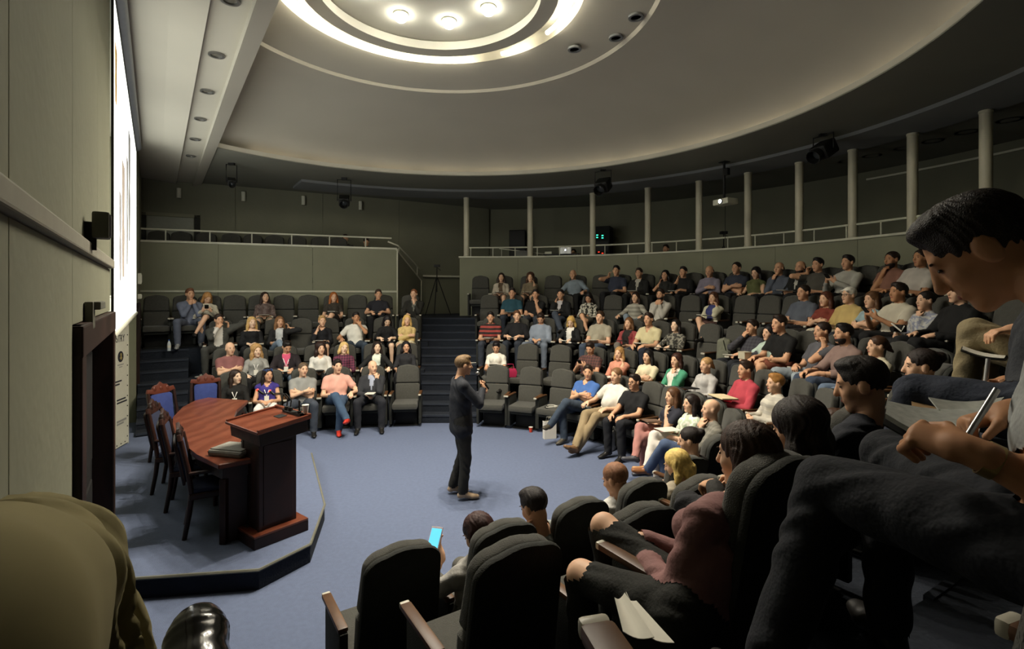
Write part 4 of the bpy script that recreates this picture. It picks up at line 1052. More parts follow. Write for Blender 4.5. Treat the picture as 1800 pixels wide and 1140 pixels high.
P('R5', 1367, 'grey-haired person in grey blue shirt with hand on mouth', top='#555a68', sleeve=LG, bot='#232326', hair='fringe', hc='#5a5048', arms=('chin', 'lap'), sk='m')
P('R5', 1404, 'bearded person in black jacket over white shirt, top row', top='#1b1a18', sleeve=LG, inner='#c9c5b6', bot='#1b1b1b', hair='fringe', hc='#2c2018', beard='#241a14', arms='lap', sk='m', item='paper')
P('R5', 1437, 'person in grey short-sleeved shirt with hand on forehead', top='#4e4b42', bot='#232321', hair='short', hc='#1c1511', arms=('up', 'lap'), sk='m', sc=1.05)
P('R5', 1493, 'person in white shirt and dark tie holding a phone, top row', top='#b3b1a4', sleeve=LG, bot='#17171a', hair='short', hc='#19120f', arms='phone', item='phone', sk='m', sc=1.06)
P('R5', 1572, 'bearded person in dusty rose shirt with fist at mouth', top='#8a5a48', sleeve='short', bot='#2a2826', hair='buzz', hc='#2a1d16', beard='#241914', arms=('chin', 'lap'), sk='d', sc=1.06)
P('R5', 1612, 'person in white polo shirt leaning on one arm, top row', top='#bdb4a8', bot='#211f1f', hair='buzz', hc='#2c1f17', arms=('thigh', 'lap'), sk='d', sc=1.06, side=-8)
print('people', time.time() - T0)
ROWN = {'L1': 'front row of the left block', 'L2': 'second row of the left block', 'L3': 'third row of the left block', 'L4': 'back row of the left block',
        'R1': 'front row of the right block', 'R2': 'second row of the right block', 'R3': 'third row of the right block', 'R4': 'fourth row of the right block', 'R5': 'top row of the right block'}
ORD = 'first second third fourth fifth sixth seventh eighth ninth tenth eleventh twelfth thirteenth fourteenth fifteenth sixteenth seventeenth eighteenth nineteenth twentieth'.split() + ['twenty-first', 'twenty-second', 'twenty-third']
def short(l):
    w_ = l.replace(',', '').split()
    return ' '.join(w_[:10])
for row, xs in CHAIRS.items():
    order = sorted(xs, reverse=row[0] == 'L')
    for x in xs:
        p, f, z = seat_at(row, x)
        wh = TAKEN.get((row, x))
        if wh: lab = 'grey theatre seat under the ' + short(wh)
        else: lab = 'empty grey theatre seat, %s, %s from the middle aisle' % (ROWN[row], ORD[order.index(x)])
        theatre_seat((p[0], p[1], z), f, lab, 'theatre seats of the ' + ('left' if row[0] == 'L' else 'right') + ' block')
# ================================================================ stage: screen, banner, table, lectern
RZW = math.atan2(-UU[0], UU[1])
sr = tag(empty('projection_screen', ns(.285, 5.2, 2.10), RZW), 'large bright white projection screen hanging along the left stage wall', 'screen')
def sb(name, y0, y1, z0, z1, x0, x1, m, par=sr): return bx(name, ((x0 + x1) / 2, (y0 + y1) / 2, (z0 + z1) / 2), (abs(x1 - x0), y1 - y0, z1 - z0), m, par)
M_PIC = mat('#f3f5ee', .8, .0, emit=SCREEN_E, sample=True, name='projected_white')
sb('picture', .09, 6.0, .05, 2.86, -.006, .0, M_PIC)
sb('side_border', .0, .09, .02, 3.0, -.01, .004, M_BLACK)
sb('top_border', .0, 6.05, 2.86, 2.93, -.01, .004, M_BLACK)
tb('bottom_bar', [(-.003, .0, .03), (-.003, 6.05, .03)], .028, mat('#b9b8a8', .5, .05, name='screen_bar'), sr, 10)
o = tb('roller_case', [(-.0, -.1, 2.99), (-.0, 6.15, 2.99)], .075, mat('#82858a', .35, .05, metal=.3, name='screen_case'), sr, 14)
def leaf(y, w, z0, z1, col):
    bm = bmesh.new(); K = 10; a = []; b = []
    for i in range(K + 1):
        f = i / K; ww = w * (.16 + .84 * math.sin(pi * (.5 + .5 * (1 - f)) ) ** 1.2 if f > .45 else 1 - .35 * abs(.45 - f) / .45) / 2
        a.append(bm.verts.new((.004, y - ww, z0 + (z1 - z0) * f))); b.append(bm.verts.new((.004, y + ww, z0 + (z1 - z0) * f)))
    for i in range(K): bm.faces.new((a[i], b[i], b[i + 1], a[i + 1]))
    return from_bm(bm, 'projected_shape', mat(col, .8, 0, emit=SCREEN_E * .1, name='projected_' + col.lstrip('#')), sr)
leaf(3.05, .62, 1.05, 2.45, '#a9a8a4'); leaf(2.45, .5, .72, 2.0, '#b5b3b0'); leaf(1.55, .6, .55, 1.75, '#b9aca0'); leaf(1.0, .4, .5, 1.35, '#a7a5a6')
leaf(.35, .3, 2.0, 2.5, '#d9a860')
# press banner
PF = Vector((-5.92, 7.90, 0)); E_ = Vector((.236, -.972, 0)).normalized()
bn = tag(empty('press_banner', PF + Vector((0, 0, .17))), 'white event banner wall with dark lettering below the screen', 'banner')
bn.matrix_world = Matrix.Translation(PF + Vector((0, 0, .172))) @ Matrix([[-E_.x, 0, .972], [-E_.y, 0, .236], [0, 1, 0]]).to_4x4()   # local x to the far end, y up, z to the hall
bx('cloth', (-1.1, 1.14, 0), (2.16, 2.2, .012), mat('#c2c0ae', .8, .03, name='banner_cloth'), bn)
for p in (((-2.2, 0, -.01), (-2.2, 2.27, -.01)), ((.0, 0, -.01), (.0, 2.27, -.01)), ((-2.2, .025, -.01), (.0, .025, -.01)), ((-2.2, 2.26, -.01), (0, 2.26, -.01))):
    tb('frame_tube', p, .016, M_WHITE, bn, 8)
for i in range(14): lt('eyelet', [(.011, 0), (.011, .004), (.004, .004), (.004, 0)], M_BLACK, bn, 8, (-.045, .12 + i * .155, .006))
for i in range(7): lt('eyelet', [(.011, 0), (.011, .004), (.004, .004), (.004, 0)], M_BLACK, bn, 8, (-.12 - i * .12, .055, .006))
tcv = bpy.data.curves.new('lettering', 'FONT'); tcv.body = 'INDUSTRY'; tcv.size = .155; tcv.align_x = 'RIGHT'; tcv.extrude = .001; tcv.space_character = 1.02
M_INK = mat('#23242a', .8, .05, name='banner_ink'); M_INK2 = mat('#8a8a84', .8, .05, name='banner_faint_ink')
to = bpy.data.objects.new('lettering_outline', tcv); COL.objects.link(to); bpy.context.view_layer.update()
tme = bpy.data.meshes.new_from_object(to.evaluated_get(bpy.context.evaluated_depsgraph_get())); bpy.data.objects.remove(to); tme.materials.clear()
to = link('lettering', tme, M_INK, bn); to.location = (-.13, 1.58, .008); to.scale = (.72, 1, 1)
lt('emblem', [(.082, 0), (.082, .003), (.001, .003)], M_INK, bn, 24, (-.25, 1.36, .006))
bm = bmesh.new(); tube(bm, [(0, -.045, 0), (0, .05, 0)], .012, 6); tube(bm, [(-.03, -.02, 0), (.03, -.02, 0)], .008, 6); tube(bm, [(-.018, .03, 0), (.018, .03, 0)], .008, 6)
o = from_bm(bm, 'emblem_device', mat('#8f7f4a', .6, .05, name='emblem_gold'), bn); o.location = (-.25, 1.36, .01)
for (x0, x1, y, hgt, m) in [(-.34, -.16, 1.24, .016, M_INK2), (-.29, -.2, 1.205, .012, M_INK2), (-.6, -.42, 1.22, .03, M_INK2), (-.5, -.22, 1.0, .022, M_INK), (-.5, -.28, .955, .022, M_INK), (-.58, -.55, .96, .07, M_INK),
                            (-.36, -.1, .72, .022, M_INK), (-.36, -.06, .675, .022, M_INK), (-.43, -.40, .66, .12, M_INK), (-.36, -.08, .40, .03, M_INK2), (-.36, -.16, .36, .025, M_INK2), (-.62, -.45, .33, .03, M_INK2)]:
    bx('print_line', ((x0 + x1) / 2, y, .0075), (x1 - x0, hgt, .002), m, bn)
# wall loudspeaker and wall camera by the door
o = tag(empty('wall_loudspeaker', ns(.30, 3.40, 2.75), RZW), 'small grey loudspeaker bracketed to the left wall above the rail', 'loudspeaker'); o.scale = (.8, .8, .8)
bx('cabinet', (.085, 0, .10), (.09, .14, .17), mat('#4a4a40', .6, .1, name='speaker_grey'), o, .015); bx('grille', (.132, 0, .10), (.006, .11, .14), M_BLACK, o); bx('bracket', (.03, 0, .03), (.06, .04, .18), M_BLACK, o)
o = tag(empty('wall_box', ns(.30, 3.40, 2.345), RZW), 'grey wall box with short arm above the dark doorway', 'wall box'); o.scale = (.7, .7, .7)
bx('mount', (.03, .0, .03), (.05, .16, .2), mat('#5c5c50', .6, .1, name='box_grey'), o, .008); bx('arm', (.06, .2, .1), (.07, .42, .06), mat('#6e6e62', .6, .1, name='box_arm_grey'), o, .01); bx('lens_end', (.06, .42, .1), (.06, .03, .05), M_WHITE, o, .005)
for (s, z, hh_, lab) in ((11.75, 2.75, .2, 'small white wall box high beside the far stage corner'), (11.75, 2.42, .09, 'small white switch box beside the far doorway')):
    o = tag(empty('wall_switch_box', ns(.28, s, z), RZW), lab, 'box'); bx('housing', (.03, 0, 0), (.06, .14, hh_), M_WHITE, o, .01); bx('cover', (.063, 0, 0), (.006, .1, hh_ * .7), M_PAPER, o)
# curved table
ZT = .93
out = [gp(x, y, ZT) for x, y in [(384, 816), (346, 798), (318, 776), (304, 755), (304, 733), (320, 715), (343, 703), (366, 698), (436, 703), (416, 720), (409, 737), (414, 755), (436, 778), (472, 800)]]
poly = [(p.x, p.y) for p in out]
tc_ = Vector((sum(p[0] for p in poly) / len(poly), sum(p[1] for p in poly) / len(poly)))
tbl = tag(empty('conference_table', (tc_.x, tc_.y, .172)), 'crescent shaped polished mahogany table on the stage platform', 'table')
def inset(poly, k):   # towards the local mid line
    n = len(poly); res = []
    for i in range(n):
        a, b, c = Vector(poly[i - 1]), Vector(poly[i]), Vector(poly[(i + 1) % n])
        n1 = Vector((-(b - a).y, (b - a).x)).normalized(); n2 = Vector((-(c - b).y, (c - b).x)).normalized()
        m = (n1 + n2); m = m / max(m.length_squared / 2, .6) ; res.append(b + m * k)
    return res
area = sum(poly[i - 1][0] * poly[i][1] - poly[i][0] * poly[i - 1][1] for i in range(len(poly)))
sg = 1 if area > 0 else -1
loc = lambda P_: [(p[0] - tc_.x, p[1] - tc_.y) for p in P_]
pz('tabletop', loc(poly), .71, .758, M_MAHOG, tbl, .008)
pz('apron', loc(inset(poly, .05 * sg)), .60, .71, M_DARKW, tbl)
ins = [Vector(p) for p in inset(poly, .07 * sg)]
ins2 = [Vector(p) for p in inset(poly, .11 * sg)]
def panel(i, j, nm='front_panel'):
    q = [ins[i], ins[j], ins2[j], ins2[i]]; pz(nm, [(p.x - tc_.x, p.y - tc_.y) for p in q], .0, .60, M_DARKW, tbl)
for i in range(8, 13): panel(i, i + 1)
panel(13, 0, 'end_panel'); panel(7, 8, 'end_panel')
for i in (0, 7, 8, 10, 12, 13):
    q = ins[i]; bx('pilaster', (q.x - tc_.x, q.y - tc_.y, .30), (.06, .06, .60), M_DARKW, tbl, .008)
# carved chairs
def carved_chair(px, f, lab):
    r = tag(empty('carved_chair', (px[0], px[1], .172), frame_rz(f)), lab, 'chair', 'carved chairs at the stage table'); r.scale = (.95, .95, .93)
    for sx in (-1, 1):
        tb('leg', [(sx * .21, .22, 0), (sx * .215, .22, .2), (sx * .20, .21, .42)], .022, M_DARKW, r, 8, .03)
        tb('leg', [(sx * .20, -.26, 0), (sx * .19, -.22, .25), (sx * .19, -.2, .44)], .022, M_DARKW, r, 8, .028)
        bm = bmesh.new(); tube(bm, [(sx * .19, -.20, .44), (sx * .20, -.23, .7), (sx * .195, -.29, 1.0)], .026, 8, .022); from_bm(bm, 'back_post', M_DARKW, r, angle=50)
        bm = bmesh.new(); tube(bm, [(sx * .21, -.22, .66), (sx * .25, 0, .67), (sx * .24, .16, .65), (sx * .22, .2, .44)], .018, 8); from_bm(bm, 'armrest', M_DARKW, r, angle=50)
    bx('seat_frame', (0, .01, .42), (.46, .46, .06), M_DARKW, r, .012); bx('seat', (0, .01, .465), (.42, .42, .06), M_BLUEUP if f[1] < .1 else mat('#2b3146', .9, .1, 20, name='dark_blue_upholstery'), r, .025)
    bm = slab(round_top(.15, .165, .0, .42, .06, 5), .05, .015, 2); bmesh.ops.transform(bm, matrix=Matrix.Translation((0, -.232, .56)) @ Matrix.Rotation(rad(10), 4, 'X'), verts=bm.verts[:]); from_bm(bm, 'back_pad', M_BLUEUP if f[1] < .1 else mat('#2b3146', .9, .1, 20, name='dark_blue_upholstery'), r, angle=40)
    bm = slab(round_top(.17, .19, .0, .48, .07, 5), .025, .006, 2); bmesh.ops.transform(bm, matrix=Matrix.Translation((0, -.262, .53)) @ Matrix.Rotation(rad(10), 4, 'X'), verts=bm.verts[:]); from_bm(bm, 'back_panel', M_DARKW, r, angle=40)
    cr = [(-.22, 0), (-.2, .06), (-.13, .05), (-.1, .10), (-.04, .11), (0, .15), (.04, .11), (.1, .10), (.13, .05), (.2, .06), (.22, 0), (.1, -.03), (-.1, -.03)]
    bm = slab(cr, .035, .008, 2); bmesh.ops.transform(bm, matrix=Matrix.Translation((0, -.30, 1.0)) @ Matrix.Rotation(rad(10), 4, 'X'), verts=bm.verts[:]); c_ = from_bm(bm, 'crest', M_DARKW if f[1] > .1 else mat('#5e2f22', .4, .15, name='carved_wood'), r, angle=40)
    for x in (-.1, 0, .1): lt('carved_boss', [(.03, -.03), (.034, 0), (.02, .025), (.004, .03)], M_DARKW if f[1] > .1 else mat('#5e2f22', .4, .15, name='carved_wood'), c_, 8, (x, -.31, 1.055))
    return r
tcen = np.array([-2.4, 6.6])
for (x, y, lab, ff) in [(-2.95, 5.08, 'dark carved chair nearest the lectern, seen from behind', (.85, .5)), (-3.50, 5.66, 'second carved chair from the lectern, back to the door', (.9, .42)),
                    (-3.95, 6.12, 'third carved chair behind the outer curve of the table', (.95, .3)), (-4.66, 7.10, 'carved chair with blue back beside the far end of the table', (.93, -.3)),
                    (-4.62, 7.72, 'carved chair with blue back at the far tip of the table', (.5, -.85))]:
    carved_chair((x, y), unit(ff), lab)
# shoulder bag on the table
q = gp(397, 800, ZT)
bag = tag(empty('laptop_bag', (q.x + .05, q.y + .07, .931), rad(-14)), 'grey laptop bag lying on the near end of the table', 'bag')
M_BAG = mat('#7d7a72', .85, .12, 20, .3, name='bag_canvas')
bx('body', (0, 0, .03), (.38, .28, .06), M_BAG, bag, .022); bx('flap', (0, .0, .064), (.35, .24, .012), M_BAG, bag, .005)
tb('handle', [(-.06, .14, .05), (-.05, .17, .085), (.03, .17, .085), (.04, .14, .05)], .012, M_BLACK, bag, 6)
tb('zip', [(-.18, -.135, .035), (.18, -.135, .035)], .006, M_BLACK, bag, 5); bx('zip_tag', (-.2, -.11, .035), (.02, .02, .012), mat('#c8602c', .6, .05, name='orange_tag'), bag, .003); bx('label_tab', (-.02, .13, .07), (.03, .015, .006), mat('#c8602c', .6, .05, name='orange_tag'), bag)
# lectern: local x along the width, y towards the audience
le = tag(empty('lectern', (-2.36, 4.92, .172), math.atan2(-.62, .78)), 'mahogany lectern with slanted reading top at the platform edge', 'lectern')
bx('base_plinth', (0, .03, .05), (.50, .52, .10), M_DARKW, le, .006); bx('base_top', (0, .03, .11), (.50, .52, .022), M_MAHOG, le, .006)
bx('column', (0, .03, .53), (.34, .36, .84), M_DARKW, le, .006)
for sx in (-1, 1): bx('side_panel', (sx * .172, .03, .53), (.01, .28, .74), M_DARKW, le, .004); bx('corner_post', (sx * .16, -.14, .53), (.04, .03, .84), M_DARKW, le, .005)
TOPM = Matrix.Translation((0, .02, 1.065)) @ Matrix.Rotation(rad(6), 4, 'X')
bx('desk_box', (0, .0, -.05), (.60, .46, .12), M_DARKW, le, .006, TOPM); bx('reading_top', (0, 0, .022), (.66, .52, .026), M_MAHOG, le, .006, TOPM)
bx('front_ledge', (0, .245, .045), (.66, .035, .03), M_MAHOG, le, .006, TOPM)
for sx in (-1, 1): bx('side_ledge', (sx * .315, 0, .042), (.03, .50, .022), M_MAHOG, le, .005, TOPM)
bx('control_plate', (.04, .10, .038), (.11, .08, .006), M_BLACK, le, .002, TOPM); bx('power_strip', (.08, .21, .05), (.34, .045, .03), M_BLACK, le, .006, TOPM)
bx('inner_shelf', (-.1, -.16, .12), (.2, .05, .01), M_STEEL, le)
LM = le.matrix_basis.copy()
LM = Matrix.Translation(le.location) @ Matrix.Rotation(le.rotation_euler[2], 4, 'Z')
M_RED = mat('#ff2a1c', .4, 0, emit=2.5, name='red_microphone_ring')
for i, (x, dx, lab) in enumerate(((-.02, -.16, 'gooseneck microphone with red ring leaning furthest from the lectern'), (.05, -.08, 'gooseneck microphone with red ring beside the other on the lectern'))):
    b0 = LM @ TOPM @ Vector((x, .20, .065))
    mc = tag(empty('gooseneck_microphone', b0), lab, 'microphone')
    tp = Vector((-.30 + .09 * i, .02, .19))
    lt('stand_foot', [(.025, 0), (.022, .03), (.008, .035)], M_BLACK, mc, 12)
    tb('neck', [(0, 0, .02), (.01, 0, .10), (-.05, .02, .16), tp * .8 + Vector((0, 0, -.0))], .006, M_BLACK, mc, 6)
    tb('head', [tp * .8, tp], .011, M_BLACK, mc, 10); tb('light_ring', [tp * .985, tp * 1.015], .0125, M_RED, mc, 10)
b0 = LM @ TOPM @ Vector((.22, .20, .065)); mc = tag(empty('stub_microphone', b0), 'short black microphone stalk on the far lectern corner', 'microphone')
lt('foot', [(.02, 0), (.018, .02), (.006, .022)], M_BLACK, mc, 10); tb('stalk', [(0, 0, .02), (.0, .0, .12)], .008, M_BLACK, mc, 8); tb('cable', [(0, -.01, .01), (-.08, -.02, .01), (-.14, .0, .02)], .005, M_BLACK, mc, 5)
q = gp(506, 722, 1.31)
o = tag(empty('paper_cup', LM @ TOPM @ Vector((.27, .235, .06))), 'white paper cup standing at the lectern front edge', 'cup'); lt('cup', [(.022, 0), (.032, .08), (.029, .08), (.02, .005)], M_PAPER, o, 16); lt('rim', [(.031, .078), (.034, .08), (.031, .083)], M_WHITE, o, 16)
# ================================================================ fixtures
def spotlight(p, aim, lab, sc=1.0, ceil=5.2):
    r = tag(empty('stage_spotlight', (p[0], p[1], p[2])), lab, 'spotlight')
    d = (Vector(aim) - Vector(p)).normalized(); R = d.to_track_quat('Y', 'Z').to_matrix().to_4x4()
    bm = bmesh.new(); box(bm, (0, -.02, 0), (.24 * sc, .26 * sc, .2 * sc), None, .03 * sc); bmesh.ops.transform(bm, matrix=R, verts=bm.verts[:]); from_bm(bm, 'lamp_housing', M_BLACK, r)
    bm = bmesh.new(); rs = lathe(bm, [(.085 * sc, 0), (.10 * sc, .14 * sc), (.09 * sc, .14 * sc), (.075 * sc, .0)], 18); bmesh.ops.transform(bm, matrix=R @ Matrix.Translation((0, .09 * sc, 0)) @ Matrix.Rotation(-pi / 2, 4, 'X'), verts=bm.verts[:]); from_bm(bm, 'barrel', M_BLACK, r, angle=40)
    bm = bmesh.new(); rs = lathe(bm, [(.07 * sc, 0), (.04 * sc, .02), (.001, .028)], 14); bmesh.ops.transform(bm, matrix=R @ Matrix.Translation((0, .12 * sc, 0)) @ Matrix.Rotation(-pi / 2, 4, 'X'), verts=bm.verts[:]); from_bm(bm, 'lens', mat('#3a3d3f', .15, .03, name='spot_lens'), r, angle=60)
    sx = R @ Vector((.15 * sc, 0, 0)); hgt = ceil - p[2]
    tb('yoke', [sx, sx + Vector((0, 0, hgt * .9)), -sx + Vector((0, 0, hgt * .9)), -sx], .012, M_BLACK, r, 6); bx('ceiling_clamp', (0, 0, hgt * .95), (.12, .06, hgt * .1 + .01), M_BLACK, r)
spotlight(gp(1447, 264, 4.92), (-2, 6, 0), 'black stage spotlight hanging below the ceiling rim at the right', 1.25)
spotlight(gp(1060, 326, 4.85), (-2, 5, 0), 'black stage spotlight hanging above the third gallery column', 1.25)
spotlight(gp(407, 320, 4.80), (-2, 5, 0), 'small black spotlight over the far left gallery', .65)
spotlight(gp(605, 353, 4.65), (-2, 5, 0), 'wide black spotlight over the middle of the left gallery', 1.0)
q = ray_circ(1275, C, 6.9); d_ = q[1]
pr = tag(empty('ceiling_projector', (q[0], q[1], EYE + 160 * d_ / F), frame_rz(unit(np.array([-6.0, 6.0]) - q))), 'white ceiling projector with lit lens on a black pole', 'projector')
hz = 5.22 - (EYE + 160 * d_ / F)
bx('housing', (0, 0, 0), (.40, .30, .12), M_WHITE, pr, .02); lt('lens', [(.045, 0), (.045, .06), (.001, .06)], M_BLACK, pr, 16, (0, 0, 0)).matrix_local = Matrix.Translation((-.03, .12, 0)) @ Matrix.Rotation(-pi / 2, 4, 'X')
lt('lens_glow', [(.038, .061), (.02, .068), (.001, .07)], mat('#ffffff', .3, 0, emit=30, name='projector_light'), pr, 14).matrix_local = Matrix.Translation((-.03, .12, 0)) @ Matrix.Rotation(-pi / 2, 4, 'X')
tb('pole', [(0.03, 0, .05), (.03, 0, hz)], .025, M_BLACK, pr, 10); bx('junction_box', (-.03, 0, hz * .72), (.12, .08, .14), M_BLACK, pr, .01); bx('ceiling_plate', (.03, 0, hz - .02), (.16, .16, .03), M_BLACK, pr)
tb('cable', [(.1, -.1, -.05), (.1, -.1, -.75)], .006, M_BLACK, pr, 5)
def tripod(p, hgt, lab, cat='tripod', head=True, spread=.42):
    r = tag(empty('camera_tripod', p), lab, cat)
    for i in range(3):
        a = i * 2 * pi / 3 + .5
        tb('leg', [(0.02 * math.cos(a), .02 * math.sin(a), hgt * .72), (spread * math.cos(a), spread * math.sin(a), 0.0)], .014, M_BLACK, r, 6)
    tb('centre_post', [(0, 0, hgt * .45), (0, 0, hgt * .93)], .014, M_BLACK, r, 8); bx('camera_head', (0, 0, hgt * .95), (.16, .12, .07), M_BLACK, r, .01); tb('pan_handle', [(0, 0, hgt * .92), (.12, -.1, hgt * .86)], .008, M_BLACK, r, 5)
tripod((pxx(768, 14.3), 14.3, 1.855), 1.46, 'black tripod standing on the landing between the two galleries')
q = ray_circ(1272, C, 8.6); tripod((q[0], q[1], 2.56), 1.45, 'tripod with a camera behind the right gallery railing', spread=.3)
# wall lamps on the far back wall
def on_back(x, y, off=.06):
    a_ = (x - CX) / F
    for (p, q) in zip(W, W[1:]):
        dx, dy = q[0] - p[0], q[1] - p[1]; den = dx - a_ * dy
        t_ = (a_ * p[1] - p[0]) / den
        if -.001 <= t_ <= 1.001:
            d = p[1] + dy * t_; nn_ = Vector((dy, -dx)).normalized()
            return Vector((a_ * d + nn_.x * off, d + nn_.y * off, EYE - (y - HY) * d / F)), math.atan2(dy, dx)
for i, (x, y) in enumerate([(315, 340), (428, 346), (533, 353), (633, 362)]):
    p, an = on_back(x, y)
    o = tag(empty('wall_lamp', p, an), 'unlit white cylinder wall lamp, %s from the left, above the left gallery' % ORD[i], 'lamp', 'wall lamps of the left gallery')
    lt('shade', [(.05, -.12), (.05, .12), (.046, .12), (.046, -.12)], M_WHITE, o, 16); bx('bracket', (0, .03, 0), (.04, .06, .06), M_WHITE, o)
p, an = on_back(300, 404, .02)
o = struct(empty('door_3', (p.x, p.y, 2.86), an)); bx('door_leaf', (0, 0, .73), (.95, .03, 1.46), mat('#8d8f84', .7, .04, name='pale_door'), o)
bx('door_frame', (-.55, 0, .77), (.12, .06, 1.54), M_SHELL, o); bx('door_frame', (.55, 0, .77), (.12, .06, 1.54), M_SHELL, o); bx('door_frame', (0, 0, 1.51), (1.22, .06, .08), M_WALL, o)
# gallery seats, people, equipment
for i, x in enumerate([272, 313, 358, 403, 442, 481, 522, 563, 596]):
    a_ = (x - CX) / F; AA = A + nn * .62; BB = B + nn * .62
    t_ = (a_ * AA.y - AA.x) / ((BB.x - AA.x) - a_ * (BB.y - AA.y)); d = AA.y + (BB.y - AA.y) * t_
    theatre_seat((a_ * d, d, 2.86), unit((.36, -.93)), 'dark seat showing above the left gallery wall, %s from the screen side' % ORD[i], 'seats of the left gallery', True)
def gal_person(x, lab, d, z, f, **kw):
    return figure(lab, (pxx(x, d), d, z), frame_rz(unit(f)), h=.026, faces=False, **kw)
gal_person(607, 'person in dark clothes behind the left gallery railing, further from the wall end', 13.72, 2.86, (.36, -.93), top='#3a3830', sleeve='long', hair='short', arms='lap')
gal_person(644, 'person in dark clothes at the end of the left gallery, head bent', 13.92, 2.86, (.36, -.93), top='#302e28', sleeve='long', hair='short', arms='write', hpitch=-20, sc=.95)
for i, x in enumerate([1128, 1190, 1335, 1368, 1475, 1558]):
    q = ray_circ(x, C, 8.75); theatre_seat((q[0], q[1], 2.56 - .02), unit(C - q), 'dark seat showing above the right gallery parapet, %s from the stair' % ORD[i], 'seats of the right gallery', True)
q = ray_circ(1008, C, 8.95); figure('person behind the laptop on the right gallery', (q[0], q[1], 2.56), frame_rz(unit(C - q)), h=.026, faces=False, top='#33312b', sleeve='long', hair='short', arms='write')
q = ray_circ(1170, C, 8.75); figure('person half hidden behind the fourth gallery column', (q[0], q[1], 2.56), frame_rz(unit(C - q)), h=.026, faces=False, top='#2f2d28', sleeve='long', hair='short', arms='lap')
q = ray_circ(988, C, 8.45); f_ = unit(C - q)
o = tag(empty('mixing_desk', (q[0], q[1], 2.56), frame_rz(f_)), 'narrow dark table behind the gallery railing holding a laptop', 'table')
bx('tabletop', (0, 0, 1.0), (1.0, .4, .03), M_BLACK, o, .005)
for sx in (-.45, .45): bx('leg', (sx, 0, .5), (.04, .3, .98), M_BLACK, o)
lp = tag(empty('laptop', (q[0] + .1, q[1], 3.576), frame_rz(f_)), 'open silver laptop with a glowing emblem on the right gallery', 'laptop')
bx('keyboard_base', (0, -.08, .008), (.33, .22, .014), M_STEEL, lp, .004); bx('lid', (0, .04, .115), (.33, .01, .22), M_STEEL, lp, .004); bx('lid_emblem', (0, .047, .115), (.035, .004, .035), mat('#e8f0ff', .4, 0, emit=4, name='laptop_emblem_light'), lp)
o = tag(empty('desk_box', (q[0] - .38, q[1] - .02, 3.576), frame_rz(f_)), 'small white box beside the laptop on the gallery table', 'box'); bx('case', (0, 0, .03), (.2, .1, .06), M_WHITE, o, .008); bx('lid', (0, 0, .063), (.19, .09, .006), M_PAPER, o)
q = ray_circ(918, C, 8.5); o = tag(empty('grey_bin', (q[0], q[1], 2.56)), 'grey box standing behind the second gallery column', 'box'); bx('body', (0, 0, .55), (.4, .35, 1.1), mat('#6b6b66', .6, .05, name='bin_grey'), o, .02); bx('lid', (0, 0, 1.11), (.42, .37, .03), mat('#6b6b66', .6, .05, name='bin_grey'), o, .008)
q = ray_circ(1057, C, 9.8); f_ = unit(C - q)
o = tag(empty('equipment_rack', (q[0], q[1], 2.56), frame_rz(f_)), 'tall dark equipment rack with green lights on the right gallery', 'rack')
bx('cabinet', (0, 0, .95), (.6, .5, 1.9), M_TILEBLACK, o, .01)
M_GRN = mat('#30ffb0', .4, 0, emit=3, name='green_indicator'); M_RD = mat('#ff3a20', .4, 0, emit=1.2, name='red_indicator')
for (x, z, m) in [(-.09, 1.62, M_GRN), (-.09, 1.55, M_GRN), (.07, 1.64, M_GRN), (.07, 1.57, M_GRN), (-.09, 1.1, M_RD), (.02, 1.14, M_RD)]: bx('indicator', (x, .253, z), (.05, .006, .025), m, o)
for z in (.5, .9, 1.3): bx('front_unit', (0, .252, z), (.5, .01, .3), M_BLACK, o)
q = ray_circ(910, C, 9.95); o = tag(empty('tall_cabinet', (q[0], q[1], 2.56), frame_rz(unit(C - q))), 'dark tall cabinet against the wall behind the first gallery bay', 'cabinet')
bx('body', (0, 0, .95), (.5, .3, 1.9), M_TILEBLACK, o, .01); bx('door', (0, .155, .95), (.46, .01, 1.84), M_BLACK, o)
# ================================================================ near side of the horseshoe
def near_seat(x, y, k, lab, push=0.0):
    p = gp(x, y, H[k] + 1.09); q = np.array([p.x, p.y]); f = unit((-.54, .84))
    q = q + f * (.33 + push)
    theatre_seat((q[0], q[1], H[k]), f, lab, 'theatre seats of the near block')
    return q, f
N1 = [near_seat(705, 957, 0, 'empty grey theatre seat nearest the stage platform, seen from behind'),
      near_seat(885, 917, 0, 'grey theatre seat under the person looking at a bright phone'),
      near_seat(1020, 877, 0, 'grey theatre seat under the short-haired person with head bent, near front row'),
      near_seat(1130, 842, 0, 'grey theatre seat under the shaven-headed person in white, near front row'),
      near_seat(1207, 802, 0, 'grey theatre seat under the blond person near the end of the front row'),
      near_seat(1265, 765, 0, 'grey theatre seat under the person with dark tied hair, front row')]
N2 = [near_seat(905, 950, 1, 'large dark theatre seat back in the lower middle, second near row'),
      near_seat(1128, 888, 1, 'dark theatre seat back right of the shaven head, second near row'),
      near_seat(1235, 838, 1, 'dark theatre seat beside the long-haired person in dusty pink'),
      near_seat(1330, 790, 1, 'dark theatre seat hidden by the long-haired head, second near row'),
      near_seat(1400, 755, 1, 'dark theatre seat beyond the curly dark head, second near row')]
N3 = [near_seat(1365, 797, 2, 'tall dark theatre seat behind the long-haired person in dusty pink'),
      near_seat(1512, 712, 2, 'dark rounded theatre seat behind the person in profile with dark hair'),
      near_seat(1605, 672, 2, 'dark theatre seat beside the page edge of the nearest writer'),
      near_seat(1668, 640, 2, 'dark theatre seat behind the person with tied-back hair'),
      near_seat(1712, 618, 2, 'dark theatre seat below the khaki legs at the far right')]
